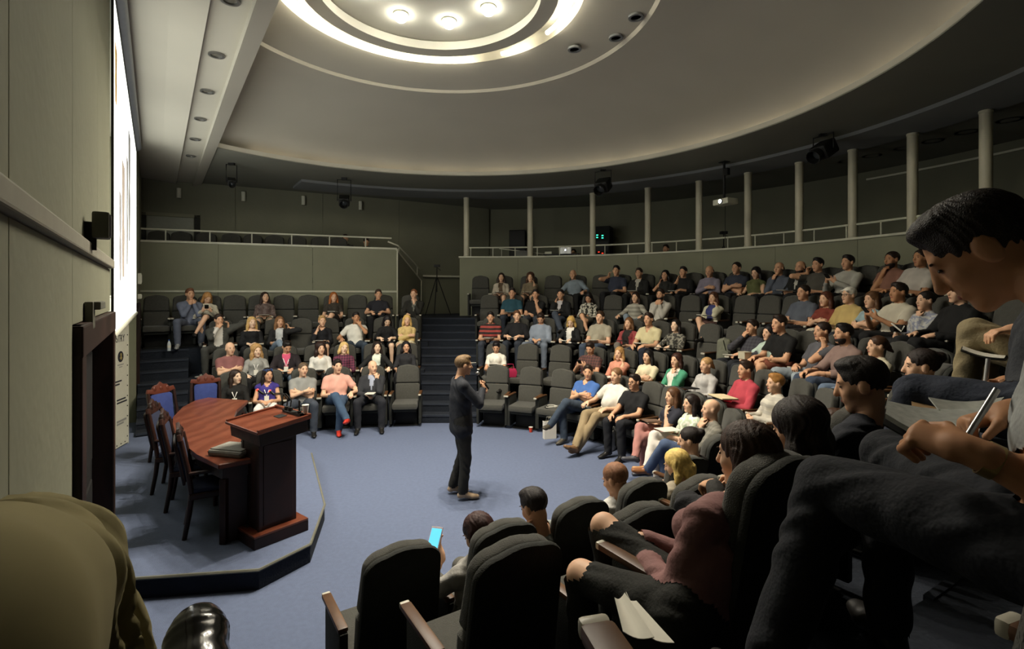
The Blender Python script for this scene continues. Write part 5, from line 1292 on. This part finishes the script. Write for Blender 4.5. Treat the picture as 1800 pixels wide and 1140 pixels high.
for (q, lab) in (((.45, .62), 'dark theatre seat with wooden armrest and loose papers, bottom middle'), ((1.12, .66), 'dark theatre seat under the nearest writing person')):
    theatre_seat((q[0], q[1], H[3]), unit(C - np.array(q)), lab, 'theatre seats of the near block', one_arm=True)
def NP(lbl, px, py, d, k, f=None, look=None, yaw_off=0, **kw):
    t = pd(px, py, d); q = np.array([t.x, t.y])
    f = unit((-.54, .84)) if f is None else unit(f)
    sc = kw.pop('sc', 1.0); lean = kw.setdefault('lean', 12)
    kw['J'] = dict(kw.get('J', {})); kw['J'].setdefault('torso', max(.36, min(.54, (t.z - H[k]) / sc - .50 - .15)))
    back = -.05 + math.sin(rad(lean)) * .45 - .03
    base = q + f * (back * sc); rz = frame_rz(f)
    if look is not None:
        dd = np.array(look) - q; yw = math.degrees(math.atan2(-dd[0], dd[1]) - rz); yw = (yw + 180) % 360 - 180
        kw['hyaw'] = max(-70, min(70, yw))
    kw['hyaw'] = kw.get('hyaw', 0) + yaw_off
    return figure(lbl, (base[0], base[1], H[k]), rz, sc=sc, **kw)
r1, i1 = NP('person with reddish-brown hair holding up a bright blue phone, near front row', 846, 934, 3.15, 0, h=.015, top='#9a968f', sleeve='short', bot='#5a5850', hair='bob', hc='#3a1c16', sk='l', arms=('lap', 'w'), hyaw=25, hpitch=-30, fem=True,
            J=dict(wL=(-.15, .25, .80), hdL=(-.1, .4, .7), hnL=(.3, -.6, .5)))
NP('short-haired person with head bent and hand on cheek, near front row', 957, 880, 3.45, 0, h=.015, top='#8f948c', sleeve='short', bot='#33383f', hair='short', hc='#1d1512', sk='m', arms=('lap', 'cheek'), hyaw=15, hpitch=-25, side=-8)
NP('shaven-headed person in white shirt, near front row', 1084, 838, 3.9, 0, h=.016, top='#c9c6bd', sleeve='short', bot='#3a3c40', hair='buzz', hc='#8a5f42', sk='m', arms='write', hpitch=-22, hyaw=20)
NP('bright blond person reading a white page, near end of front row', 1192, 812, 4.25, 0, h=.016, top='#9b8f78', sleeve='short', bot='#3a3c40', hair='bob', hc='#e0c070', sk='l', arms='write', hpitch=-20, hyaw=25, fem=True)
NP('person with dark tied hair beside the bald person in grey', 1213, 770, 4.75, 0, h=.017, top='#2b2622', sleeve='long', bot='#2a2a2c', hair='bun', hc='#1c120e', sk='l', arms='lap', hpitch=-10, hyaw=35, fem=True)
def W2(p, o): return tuple(Vector(p) - Vector(o))
ob = Vector((.60, 1.82, H[2]))
JP = dict(hip=W2(pd(1225, 1085, 1.75), ob), neck=W2(pd(1290, 885, 1.80), ob), head=W2(pd(1312, 800, 1.86), ob), kL=W2(pd(1022, 1010, 2.02), ob), kR=W2(pd(1062, 925, 2.2), ob), aL=W2(pd(1025, 1178, 2.1), ob), aR=W2(pd(1080, 1105, 2.35), ob),
          fL=(-.54, .84, 0), fR=(-.54, .84, 0), wL=W2(pd(1135, 985, 1.98), ob), wR=W2(pd(1130, 948, 2.08), ob), hdL=(-.8, .5, -.1), hdR=(-.8, .5, .1), pL=(-.3, -.4, -1), pR=(.7, .3, -1))
figure('long-haired person in dusty pink sweater and dark torn trousers, seen from behind', ob, 0, top='#8c5f5c', sleeve='long', bot='#23241f', hair='long', hc='#3a2416', sk='l', arms=('w', 'w'), fem=True, twist=33, hyaw=42, hpitch=-6, h=.011, J=JP, ripped=True)
NP('person with thick curly dark hair seen from behind, third near row', 1408, 750, 2.3, 2, h=.012, top='#2a2724', sleeve='long', bot='#26262a', hair='curly', hc='#20150e', sk='m', arms='write', hpitch=-14, hyaw=10)
NP('person with dark hair in profile, chin down, third near row', 1512, 668, 2.45, 2, h=.012, top='#23252e', sleeve='long', bot='#22242a', hair='short', hc='#1a110c', sk='m', arms=('lap', 'thigh'), hyaw=28, hpitch=-14, sc=1.06)
NP('person with tied-back dark hair in profile leaning on bare arm', 1618, 640, 3.55, 2, h=.014, top='#c9c7c4', sleeve='short', bot='#2b2b30', hair='bun', hc='#20140f', sk='l', arms=('chin', 'lap'), hyaw=35, hpitch=-4, fem=True)
NP('dark-haired person with pale hair clip beyond the tied-back hair', 1655, 612, 4.0, 2, h=.018, top='#23211f', sleeve='long', bot='#222', hair='curly', hc='#1b120d', sk='m', arms='lap', hyaw=20, fem=True) if False else None
# person hidden by the profile, hand at face
NP('brown-haired person with hand at face behind the dark profile, second near row', 1462, 690, 3.75, 1, h=.018, top='#343a48', sleeve='mid', bot='#38445c', hair='bob', hc='#3a2415', sk='l', arms=('cheek', 'lap'), hyaw=35, hpitch=-8, fem=True)
# ---- nearest person writing
def W2(p, o): return tuple(Vector(p) - Vector(o))
ob = Vector((.90, .93, 1.42))
hipw = pd(1960, 1010, .88)
hands_note = pd(1660, 760, 1.1)
JW = dict(hip=W2(hipw, ob), neck=W2(pd(1955, 545, .95), ob), head=W2(pd(1722, 440, 1.13), ob),
          kL=W2(pd(1458, 852, 1.27), ob), kR=W2(pd(1560, 800, 1.55), ob), aL=W2(pd(1345, 1200, 1.24), ob), aR=W2(pd(1560, 1100, 1.6), ob),
          wL=W2(pd(1700, 790, .97), ob), eL=W2(pd(1868, 868, .90), ob), hdL=(-.5, .8, .15), hnL=(.3, .3, -.6), cL=1.05,
          wR=W2(pd(1782, 725, 1.06), ob), eR=W2(pd(1930, 770, 1.02), ob), hdR=(-.8, .3, -.3), hnR=(-.2, -.1, -.9), cR=1.1)
rw, iw = figure('nearest person with bent head writing in a notebook, grey T-shirt and dark jeans', ob, 0, top='#a6aaa9', sleeve='short', bot='#1b1e25', shoe='#1c1a18', hair='short', hc='#1d130c', sk='d', arms=('w', 'w'), twist=38, hyaw=52, hpitch=-38,
       sc=1.0, h=.008, J=JW)
def strap(name, a, b, r, m, par, wdt=.02):
    pass
wl_ = Vector(iw['J']['_wL']); dl_ = (Vector(JW['eL']) - wl_).normalized()
bm = bmesh.new(); rs = lathe(bm, [(.031, -.011), (.034, -.011), (.034, .011), (.031, .011)], 20); bmesh.ops.transform(bm, matrix=Matrix.Translation(wl_ + dl_ * .035) @ dl_.to_track_quat('Z', 'Y').to_matrix().to_4x4(), verts=bm.verts[:])
o = from_bm(bm, 'bracelet', mat('#a08a58', .35, .1, metal=.6, name='bracelet_metal'), rw, angle=40); o['label'] = 'pale metal bracelet on the left wrist'
wr_ = Vector(iw['J']['_wR']); dr_ = (Vector(JW['eR']) - wr_).normalized()
bm = bmesh.new(); rs = lathe(bm, [(.031, -.012), (.035, -.012), (.035, .012), (.031, .012)], 20); bmesh.ops.transform(bm, matrix=Matrix.Translation(wr_ + dr_ * .03) @ dr_.to_track_quat('Z', 'Y').to_matrix().to_4x4(), verts=bm.verts[:])
from_bm(bm, 'watch_strap', M_BLACK, rw, angle=40)
def sheet(name, pts, th, m, par=None):
    """thin page from four corner points"""
    a, b, c, d = [Vector(p) for p in pts]; n_ = (b - a).cross(d - a).normalized() * th
    bm = bmesh.new(); K = 6
    L1 = []; L2 = []
    for i in range(K + 1):
        f = i / K; bend = n_.normalized() * (.012 * math.sin(pi * f))
        L1.append((bm.verts.new(a.lerp(b, f) + bend), bm.verts.new(d.lerp(c, f) + bend))); L2.append((bm.verts.new(a.lerp(b, f) + bend - n_), bm.verts.new(d.lerp(c, f) + bend - n_)))
    for i in range(K):
        bm.faces.new((L1[i][0], L1[i + 1][0], L1[i + 1][1], L1[i][1])); bm.faces.new((L2[i][0], L2[i][1], L2[i + 1][1], L2[i + 1][0]))
        bm.faces.new((L1[i][0], L2[i][0], L2[i + 1][0], L1[i + 1][0])); bm.faces.new((L1[i][1], L1[i + 1][1], L2[i + 1][1], L2[i][1]))
    bm.faces.new((L1[0][0], L1[0][1], L2[0][1], L2[0][0])); bm.faces.new((L1[K][0], L2[K][0], L2[K][1], L1[K][1]))
    return from_bm(bm, name, m, par, angle=40)
nb_ = tag(empty('notebook', (0, 0, 0)), 'open notebook with written pages under the nearest writing hand', 'notebook')
cpt = pd(1660, 765, 1.12); nb_.location = cpt
rel_ = lambda *q: [pd(*p) - cpt for p in q]
sheet('page', rel_((1560, 712, 1.28), (1730, 724, 1.22), (1712, 800, 1.06), (1556, 735, 1.20)), .012, mat('#a9aca6', .8, .18, 60, name='written_page'), nb_)
sheet('page', rel_((1632, 700, 1.32), (1765, 700, 1.28), (1735, 735, 1.21), (1650, 722, 1.24)), .004, mat('#b0b2aa', .8, .15, 60, name='written_page_2'), nb_)
sheet('cover', rel_((1556, 722, 1.285), (1726, 736, 1.23), (1714, 810, 1.07), (1552, 747, 1.21)), .004, M_BLACK, nb_)
pn = tag(empty('pen', pd(1700, 765, 1.0)), 'silver pen held in the nearest writing hand', 'pen')
p0, p1 = pd(1690, 782, 1.0), pd(1752, 684, 1.02); q = pd(1700, 765, 1.0)
tb('barrel', [p0 - q, p1 - q], .0055, M_STEEL, pn, 10, .006); tb('tip', [p0 - q, p0 - q + (p0 - p1).normalized() * .014], .004, M_BLACK, pn, 8, .001); tb('clip', [(p1 - q) * .95 + Vector((.008, 0, 0)), (p1 - q) * .5 + Vector((.008, 0, 0))], .0015, M_STEEL, pn, 5)
# ---- the two persons beyond, mostly legs and hands
ob = Vector((1.62, 1.78, 1.36))
JX = dict(hip=W2(pd(1840, 735, 1.72), ob), neck=W2(pd(1905, 470, 1.74), ob), head=W2(pd(1900, 395, 1.82), ob), kL=W2(pd(1612, 690, 1.95), ob), kR=W2(pd(1650, 712, 2.15), ob), aL=W2(pd(1570, 830, 2.0), ob), aR=W2(pd(1640, 850, 2.25), ob),
          wR=W2(pd(1775, 672, 1.95), ob), eR=W2(pd(1880, 690, 1.8), ob), hdR=(-.9, .2, -.1), hnR=(0, -.4, -.8), cR=.9, wL=W2(pd(1800, 700, 1.8), ob), eL=W2(pd(1880, 720, 1.65), ob), hdL=(-.9, .3, 0))
rx, ix = figure('person in dark jeans with a pen at the right edge, beyond the nearest writer', ob, 0, top='#33363c', sleeve='mid', bot='#2a3140', hair='short', hc='#1d140e', sk='d', arms=('w', 'w'), twist=40, hyaw=45, hpitch=-25, h=.012, J=JX)
pn = tag(empty('pen', pd(1735, 655, 1.95)), 'clear pen held upright at the right edge', 'pen'); q = pd(1735, 655, 1.95)
tb('barrel', [pd(1731, 682, 1.95) - q, pd(1737, 630, 1.95) - q], .007, mat('#c6c8c6', .25, .03, name='clear_plastic'), pn, 8); tb('tip', [pd(1731, 682, 1.95) - q, pd(1730, 688, 1.95) - q], .005, M_BLACK, pn, 6, .001)
nb_ = tag(empty('spiral_pad', pd(1705, 700, 1.9)), 'tan spiral pad on the lap at the right edge', 'notebook'); cpt = pd(1705, 700, 1.9)
sheet('page', rel_((1600, 694, 2.0), (1720, 688, 1.98), (1735, 712, 1.80), (1604, 722, 1.82)), .008, mat('#8a6e4a', .8, .1, name='tan_board'), nb_)
bm = bmesh.new()
for i in range(10): 
    c_ = pd(1688 + i * 3.4, 690, 1.975) - cpt; tube(bm, [c_ + Vector((0, .007 * math.cos(a), .007 * math.sin(a))) for a in np.linspace(0, 2 * pi, 8)], .0016, 4)
from_bm(bm, 'spiral_wire', M_BLACK, nb_)
ob = Vector((2.75, 2.75, 1.36))
JY = dict(hip=W2(pd(1850, 640, 2.75), ob), neck=W2(pd(1905, 490, 2.72), ob), head=W2(pd(1900, 440, 2.78), ob), kL=W2(pd(1712, 580, 2.95), ob), kR=W2(pd(1728, 610, 3.1), ob), aL=W2(pd(1690, 720, 3.0), ob), aR=W2(pd(1735, 740, 3.1), ob),
          wL=W2(pd(1782, 578, 2.75), ob), wR=W2(pd(1778, 600, 2.9), ob), eL=W2(pd(1860, 585, 2.6), ob), hdL=(-.9, .3, -.2), hdR=(-.9, .2, -.1))
ry, iy = figure('person in khaki trousers with legs crossed at the right edge', ob, 0, top='#30302e', sleeve='mid', bot='#8c7c58', hair='short', hc='#1d140e', sk='m', arms=('w', 'w'), twist=45, hyaw=40, hpitch=-15, h=.014, J=JY)
nb_ = tag(empty('clipboard', pd(1735, 625, 2.8)), 'dark clipboard lying across the khaki lap at the right edge', 'clipboard'); cpt = pd(1735, 625, 2.8)
sheet('board', rel_((1690, 610, 2.95), (1772, 628, 2.8), (1768, 634, 2.6), (1688, 617, 2.72)), .005, M_BLACK, nb_); sheet('page', rel_((1693, 608, 2.95), (1768, 625, 2.8), (1765, 630, 2.62), (1691, 614, 2.74)), .003, M_PAPER, nb_)
# ---- the photographer's crossed leg
Bp = Blob()
k0 = pd(22, 1040, .52)
Bp.cone(pd(-210, 1250, .27), k0, .085, .075, 2, .02); Bp.cone(k0, pd(100, 1180, .57), .075, .066, 2, .03); Bp.cone(pd(100, 1180, .57), pd(240, 1370, .64), .064, .05, 2, .02)
ft0 = pd(330, 1360, .66)
v, q_, tg = Bp.mesh(.008)
pr_ = tag(empty('person', pd(-60, 1300, .40)), 'crossed leg in khaki trousers and black shoe of a person, lower left corner', 'person')
o_ = np.array(pr_.location); Nn = vnorm(v, q_)
ax_ = unit(np.array(pd(170, 1180, .57)) - np.array(k0)); tt_ = (v - np.array(k0)) @ ax_
side_ = np.cross(ax_, A3(0, 0, 1)); ang = np.arctan2((v - np.array(k0)) @ np.cross(side_, ax_), (v - np.array(k0)) @ side_)
fold = (.008 * np.sin(ang * 9 + tt_ * 9 + 1.2 * np.sin(tt_ * 26)) + .004 * np.sin(ang * 17 - tt_ * 20)) * np.clip(.7 + tt_ * 5, .55, 1)
mk('body', v - o_, q_, skin('m'), pr_); mk('trousers', v - o_ + Nn * (.008 + fold[:, None]), q_, mat('#9a8f66', .9, .05, 12, 0.0, name='khaki_twill'), pr_)
Bs = Blob(); heel = pd(345, 1290, .70); toe = pd(346, 1094, .86)
ft = unit(np.array(toe) - np.array(heel)); lat = unit(np.cross(ft, A3(0, 0, 1))); 
Bs.cone(heel, heel + Vector(ft) * .09, .036, .04, 0, .02); Bs.cone(heel + Vector(ft) * .08, toe - Vector(ft) * .03, .043, .036, 0, .02, (lat, 1.15)); Bs.cone(toe - Vector(ft) * .03, toe, .036, .030, 0, .02, (lat, 1.2)); Bs.cone(ft0, heel + Vector(ft) * .03, .045, .04, 0, .03)
v, q_, tg = Bs.mesh(.007); N2_ = vnorm(v, q_)
u_ = (v - np.array(heel)) @ ft; cr_ = -.0016 * np.exp(-((u_ - .175) / .004) ** 2) - .0014 * np.exp(-((u_ - .155) / .004) ** 2)
mk('shoe', v - o_ + N2_ * cr_[:, None], q_, mat('#0e0d0b', .16, .1, 8, name='polished_black_leather', spec=.6), pr_)
# loose sheets on the wooden armrest, bottom middle
sh = tag(empty('loose_papers', pd(1120, 1085, 1.35)), 'two white paper sheets leaning on the wooden armrest, bottom middle', 'papers'); cpt = pd(1120, 1085, 1.35)
sheet('sheet', rel_((1080, 1050, 1.42), (1098, 1042, 1.44), (1150, 1120, 1.26), (1095, 1110, 1.3)), .002, M_PAPER, sh); sheet('sheet', rel_((1100, 1040, 1.46), (1118, 1056, 1.44), (1185, 1130, 1.26), (1130, 1108, 1.3)), .002, M_PAPER, sh)
# ================================================================ speaker
rs_, is_ = figure('speaker standing on the blue floor in dark jacket with a microphone', (-.60, 6.28, 0), frame_rz(unit((.93, .36))), top='#23252d', sleeve='long', inner='#9aa2ac', vee=(.01, .07, .55), bot='#2c2a27', shoe='#b59c80', hair='short', hc='#6e5638', sk='m', arms=('w', 'w'),
    h=.012, hyaw=0, hpitch=-4, twist=0, name='person', J=dict(hip=(0, -.02, .93), neck=(0, -.045, 1.45), kR=(.11, .0, .50), kL=(-.10, .03, .50), aR=(.13, -.04, .095), aL=(-.11, -.10, .095), fR=(.15, 1, 0), fL=(.1, 1, 0),
    wR=(.04, .24, 1.30), hdR=(-.3, .3, .9), hnR=(-.6, -.5, .2), cR=1.0, wL=(-.07, .27, 1.22), hdL=(.6, .4, .5), hnL=(.2, -.7, .3), cL=.9, pR=(.8, -.3, -.8), pL=(-.7, -.3, -.8)),
    extra=lambda B, I: (B.cone(I['hip'] + A3(-.075, -.01, -.09), I['hip'] + A3(.075, -.01, -.09), .112, .112, 1, .04), B.cone(I['hip'] + A3(0, -.01, -.05), I['hip'] + A3(0, -.02, .15), .112, .112, 1, .04, (A3(1, 0, 0), 1.3))))
wp = to_world(rs_, Vector(is_['J']['_wR']) + Vector(is_['J']['_hR']) * .08); hw = to_world(rs_, Vector(is_['hd']) + Vector((.0, .15, -.07)))
mcp = tag(empty('handheld_microphone', wp), 'black handheld microphone at the chest of the standing speaker', 'microphone')
dv = (hw - wp); dv = dv.normalized() * .2
tb('handle', [-dv * .5, dv * .6], .012, M_BLACK, mcp, 10, .015); bm = bmesh.new(); bmesh.ops.create_uvsphere(bm, u_segments=12, v_segments=8, radius=.026); bmesh.ops.translate(bm, vec=dv * .7, verts=bm.verts[:]); from_bm(bm, 'grille_head', M_STEEL, mcp, True)
# ================================================================ things in laps, on seats and on the floor
def short8(l): return ' '.join(l.replace(',', '').split()[:9])
for (r, info, it, lbl) in ITEMS:
    K = info['K']; top = max(K[1][2], K[-1][2])
    c = Vector((0.0, .33, info['hip'][2] + .155 if it not in ('phone', 'camera') else .7))
    if abs(K[1][2] - K[-1][2]) > .05: c.z = info['hip'][2] + .215; c.y = .30
    rz = r.rotation_euler[2]; who = short8(lbl)
    if it in ('paper', 'notebook', 'folder', 'book', 'brown_book'):
        o = empty({'paper': 'paper_sheet', 'notebook': 'notebook', 'folder': 'folder', 'book': 'book', 'brown_book': 'book'}[it], to_world(r, c), rz + rng.uniform(-.3, .3)); o.rotation_euler[0] = rad(rng.uniform(2, 8))
        tag(o, {'paper': 'white sheet', 'notebook': 'white notebook', 'folder': 'dark folder', 'book': 'open cream book', 'brown_book': 'brown book'}[it] + ' in the lap of ' + who, {'paper': 'paper', 'notebook': 'notebook', 'folder': 'folder', 'book': 'book', 'brown_book': 'book'}[it], 'papers and books in laps')
        mm = {'paper': M_PAPER, 'notebook': M_PAPER, 'folder': M_BLACK, 'book': mat('#d8c9a2', .8, .04, name='cream_page'), 'brown_book': mat('#6b5546', .7, .05, name='brown_cover')}[it]
        if it == 'paper': bx('top_page', (0, 0, .004), (.21, .29, .003), mm, o); bx('under_page', (.006, -.006, 0), (.21, .29, .003), M_PAPER, o)
        elif it == 'book':
            for s in (-1, 1): bx('page_block', (s * .085, 0, .012), (.165, .24, .016), mm, o, .003)
            bx('cover', (0, 0, .001), (.345, .25, .004), M_DARKW, o)
        else: bx('cover', (0, 0, 0), (.17, .24, .006), M_BLACK if it == 'notebook' else mm, o, .002); bx('page_block', (0, 0, .008), (.16, .23, .01), mm if it != 'folder' else M_BLACK, o, .002)
    elif it == 'phone':
        p = (Vector(info['J']['_wR']) + Vector(info['J']['_wL'])) / 2 + Vector((0, .07, .075))
        o = tag(empty('mobile_phone', to_world(r, p), rz), 'dark phone in the hands of ' + who, 'phone'); o.rotation_euler[0] = rad(50)
        bx('case', (0, 0, 0), (.074, .145, .009), M_BLACK, o, .003); bx('screen', (0, 0, .0055), (.066, .13, .002), mat('#2a3340', .2, .02, emit=.25, name='dim_phone_screen'), o)
    elif it == 'cream_box':
        o = tag(empty('paper_box', to_world(r, c + Vector((.05, .06, .06))), rz), 'small cream paper box held by ' + who, 'box'); bx('box', (0, 0, 0), (.14, .12, .1), mat('#b9b29a', .8, .04, name='cream_card'), o, .004); bx('lid', (0, 0, .052), (.145, .125, .012), mat('#b9b29a', .8, .04, name='cream_card'), o, .003)
    elif it == 'camera':
        o = tag(empty('camera', to_world(r, Vector((0, .3, .71))), rz), 'black camera in the lap of ' + who, 'camera'); bx('body', (0, 0, 0), (.14, .07, .09), M_BLACK, o, .012); tb('lens', [(0, .03, 0), (0, .1, -.01)], .035, M_BLACK, o, 14); tb('strap', [(-.07, 0, .03), (-.1, .06, -.03), (0, .1, .06), (.07, 0, .03)], .01, M_PAPER, o, 5)
# elderly person's cap, sunglasses on a head
for o in bpy.data.objects:
    pass
def head_of(lbl):
    return next(o for o in bpy.data.objects if o.get('label') == lbl and o.type == 'EMPTY')
M_CLEAR = mat('#c8d0d2', .15, .03, name='clear_bottle', spec=.6)
def bottle(p, lab):
    o = tag(empty('water_bottle', p), lab, 'bottle'); lt('bottle', [(.03, 0), (.033, .01), (.033, .13), (.026, .16), (.013, .185), (.013, .2)], M_CLEAR, o, 14); lt('cap', [(.015, .198), (.015, .218), (.001, .22)], mat('#3a5aa0', .5, .03, name='bottle_cap'), o, 12); lt('label_band', [(.0338, .06), (.0338, .11)], M_PAPER, o, 14)
bottle(gp(629, 752, 0), 'small water bottle on the floor by the red shoes')
q = pd(744, 640, 10.2); bottle((q.x, 10.3, .62), 'water bottle by the dark-clad person at the aisle') if False else None
p, f, z = seat_at('L4', 275); bottle((p[0] + f[0] * .55 + .25, p[1] + f[1] * .55, H[3]), 'water bottle on the back-row step beside the leftmost empty seat')
q = gp(933, 759, 0); o = tag(empty('paper_cup', q), 'small red and white paper cup on the blue floor', 'cup'); lt('cup', [(.026, 0), (.036, .09), (.033, .09), (.024, .006)], mat('#c8442e', .7, .05, name='red_card'), o, 16); lt('rim', [(.036, .086), (.039, .09), (.035, .094)], M_PAPER, o, 16)
def paper_bag(p, rz, lab, s=1.0, col='#d9d4ca'):
    o = tag(empty('paper_bag', p, rz), lab, 'bag'); m = mat(col, .8, .05, name='white_bag')
    bm = bmesh.new(); box(bm, (0, 0, .15 * s), (.22 * s, .09 * s, .3 * s), None, .004)
    for f in [f for f in bm.faces if f.normal.z > .9 and f.calc_area() > .005]: bmesh.ops.delete(bm, geom=[f], context='FACES')
    from_bm(bm, 'bag_body', m, o)
    for sy in (-1, 1): tb('handle', [(-.05 * s, sy * .044 * s, .28 * s), (-.04 * s, sy * .04 * s, .36 * s), (.04 * s, sy * .04 * s, .36 * s), (.05 * s, sy * .044 * s, .28 * s)], .004, M_PAPER, o, 5)
paper_bag(gp(966, 770, 0), .3, 'white paper bag standing beside the crossed foot of the blue T-shirt')
paper_bag(gp(1075, 790, 0), 1.0, 'tall white paper bag in front of the black T-shirt with glasses', 1.05)
paper_bag(gp(1026, 762, 0), .2, 'pale pink paper bag behind the khaki legs, front row', .8, '#d8c0b4')
p, f, z = seat_at('R2', 921); o = tag(empty('handbag', (p[0] - .28, p[1] - .12, z + .461), .2), 'bright pink red handbag on the edge of an empty second-row seat', 'bag')
M_HB = mat('#b02a50', .5, .08, name='pink_leather'); bm = slab([(-.12, 0), (-.14, .1), (-.11, .17), (.11, .17), (.14, .1), (.12, 0)], .09, .015, 2); from_bm(bm, 'bag_body', M_HB, o, angle=40); tb('strap', [(-.08, 0, .16), (-.06, 0, .26), (.06, 0, .26), (.08, 0, .16)], .008, M_HB, o, 6)
p, f, z = seat_at('R3', 1275); o = tag(empty('backpack', (p[0] + f[0] * .02, p[1] + f[1] * .02, z + .461), frame_rz(f) + .5), 'grey-green backpack propped on an empty third-row seat', 'backpack')
M_BP = mat('#6e6f60', .85, .1, 18, .3, name='backpack_cloth'); bm = slab(round_top(.13, .11, 0, .42, .08, 5), .16, .05, 3); from_bm(bm, 'pack_body', M_BP, o, angle=50); bm = slab(round_top(.1, .09, .04, .22, .04, 4), .05, .02, 2); bmesh.ops.translate(bm, vec=(0, .1, 0), verts=bm.verts[:]); from_bm(bm, 'front_pocket', M_BP, o, angle=50)
tb('carry_loop', [(-.03, 0, .41), (0, 0, .45), (.03, 0, .41)], .008, M_BLACK, o, 6)
p, f, z = seat_at('R1', 976); o = tag(empty('headphones', (p[0] + f[0] * .15, p[1] + f[1] * .15, z + .463), .4), 'white cable and headphones lying on an empty front-row seat', 'headphones')
tb('cable', [(.12 * math.cos(a) * (1 - a / 20), .06 * math.sin(a), .008 + .004 * a) for a in np.linspace(0, 9, 24)], .006, M_PAPER, o, 5); lt('ear_cup', [(.03, 0), (.03, .025), (.001, .027)], M_PAPER, o, 12, (.1, .02, 0)); lt('ear_cup', [(.03, 0), (.03, .025), (.001, .027)], M_BLACK, o, 12, (-.08, .03, 0))
q = polar(C2, 9.62, -30.2); o = tag(empty('food_tray', (q[0], q[1], H[2] + .0)), 'small white tray left on the left aisle step', 'tray')
lt('tray', [(.09, 0), (.12, .02), (.115, .022), (.085, .006)], M_PAPER, o, 16); lt('cup', [(.03, .006), (.035, .06), (.032, .06), (.028, .01)], M_PAPER, o, 12)
o = tag(empty('paper_sheet', pd(832, 588, 11.2) + Vector((0, 0, 0)), .3), 'white sheet lying on the upper aisle stair', 'paper'); o.location = (pxx(830, 11.3), 11.45, 6 * .1545 + .003); bx('page', (0, 0, 0), (.21, .15, .003), M_PAPER, o); bx('under_page', (.01, .01, -.002), (.21, .15, .002), M_PAPER, o)
# phone held by the person in the near front row
pw = to_world(r1, Vector(i1['J']['_wL']) + Vector(i1['J']['_hL']) * .10)
pw = pw + Vector((.0, -.045, .02))
o = tag(empty('mobile_phone', pw), 'phone with bright blue screen held up in the near front row', 'phone'); dv = (cam.location - pw).normalized()
o.rotation_euler = (rad(48), 0, rad(-14)); bx('case', (0, 0, 0), (.078, .15, .009), mat('#d8c8cc', .4, .03, name='pale_phone_case'), o, .003); bx('screen', (0, 0, .0055), (.068, .125, .002), mat('#57b6d6', .3, 0, emit=.9, name='bright_phone_screen'), o)
print('done', time.time() - T0, sum(len(m.polygons) for m in bpy.data.meshes))
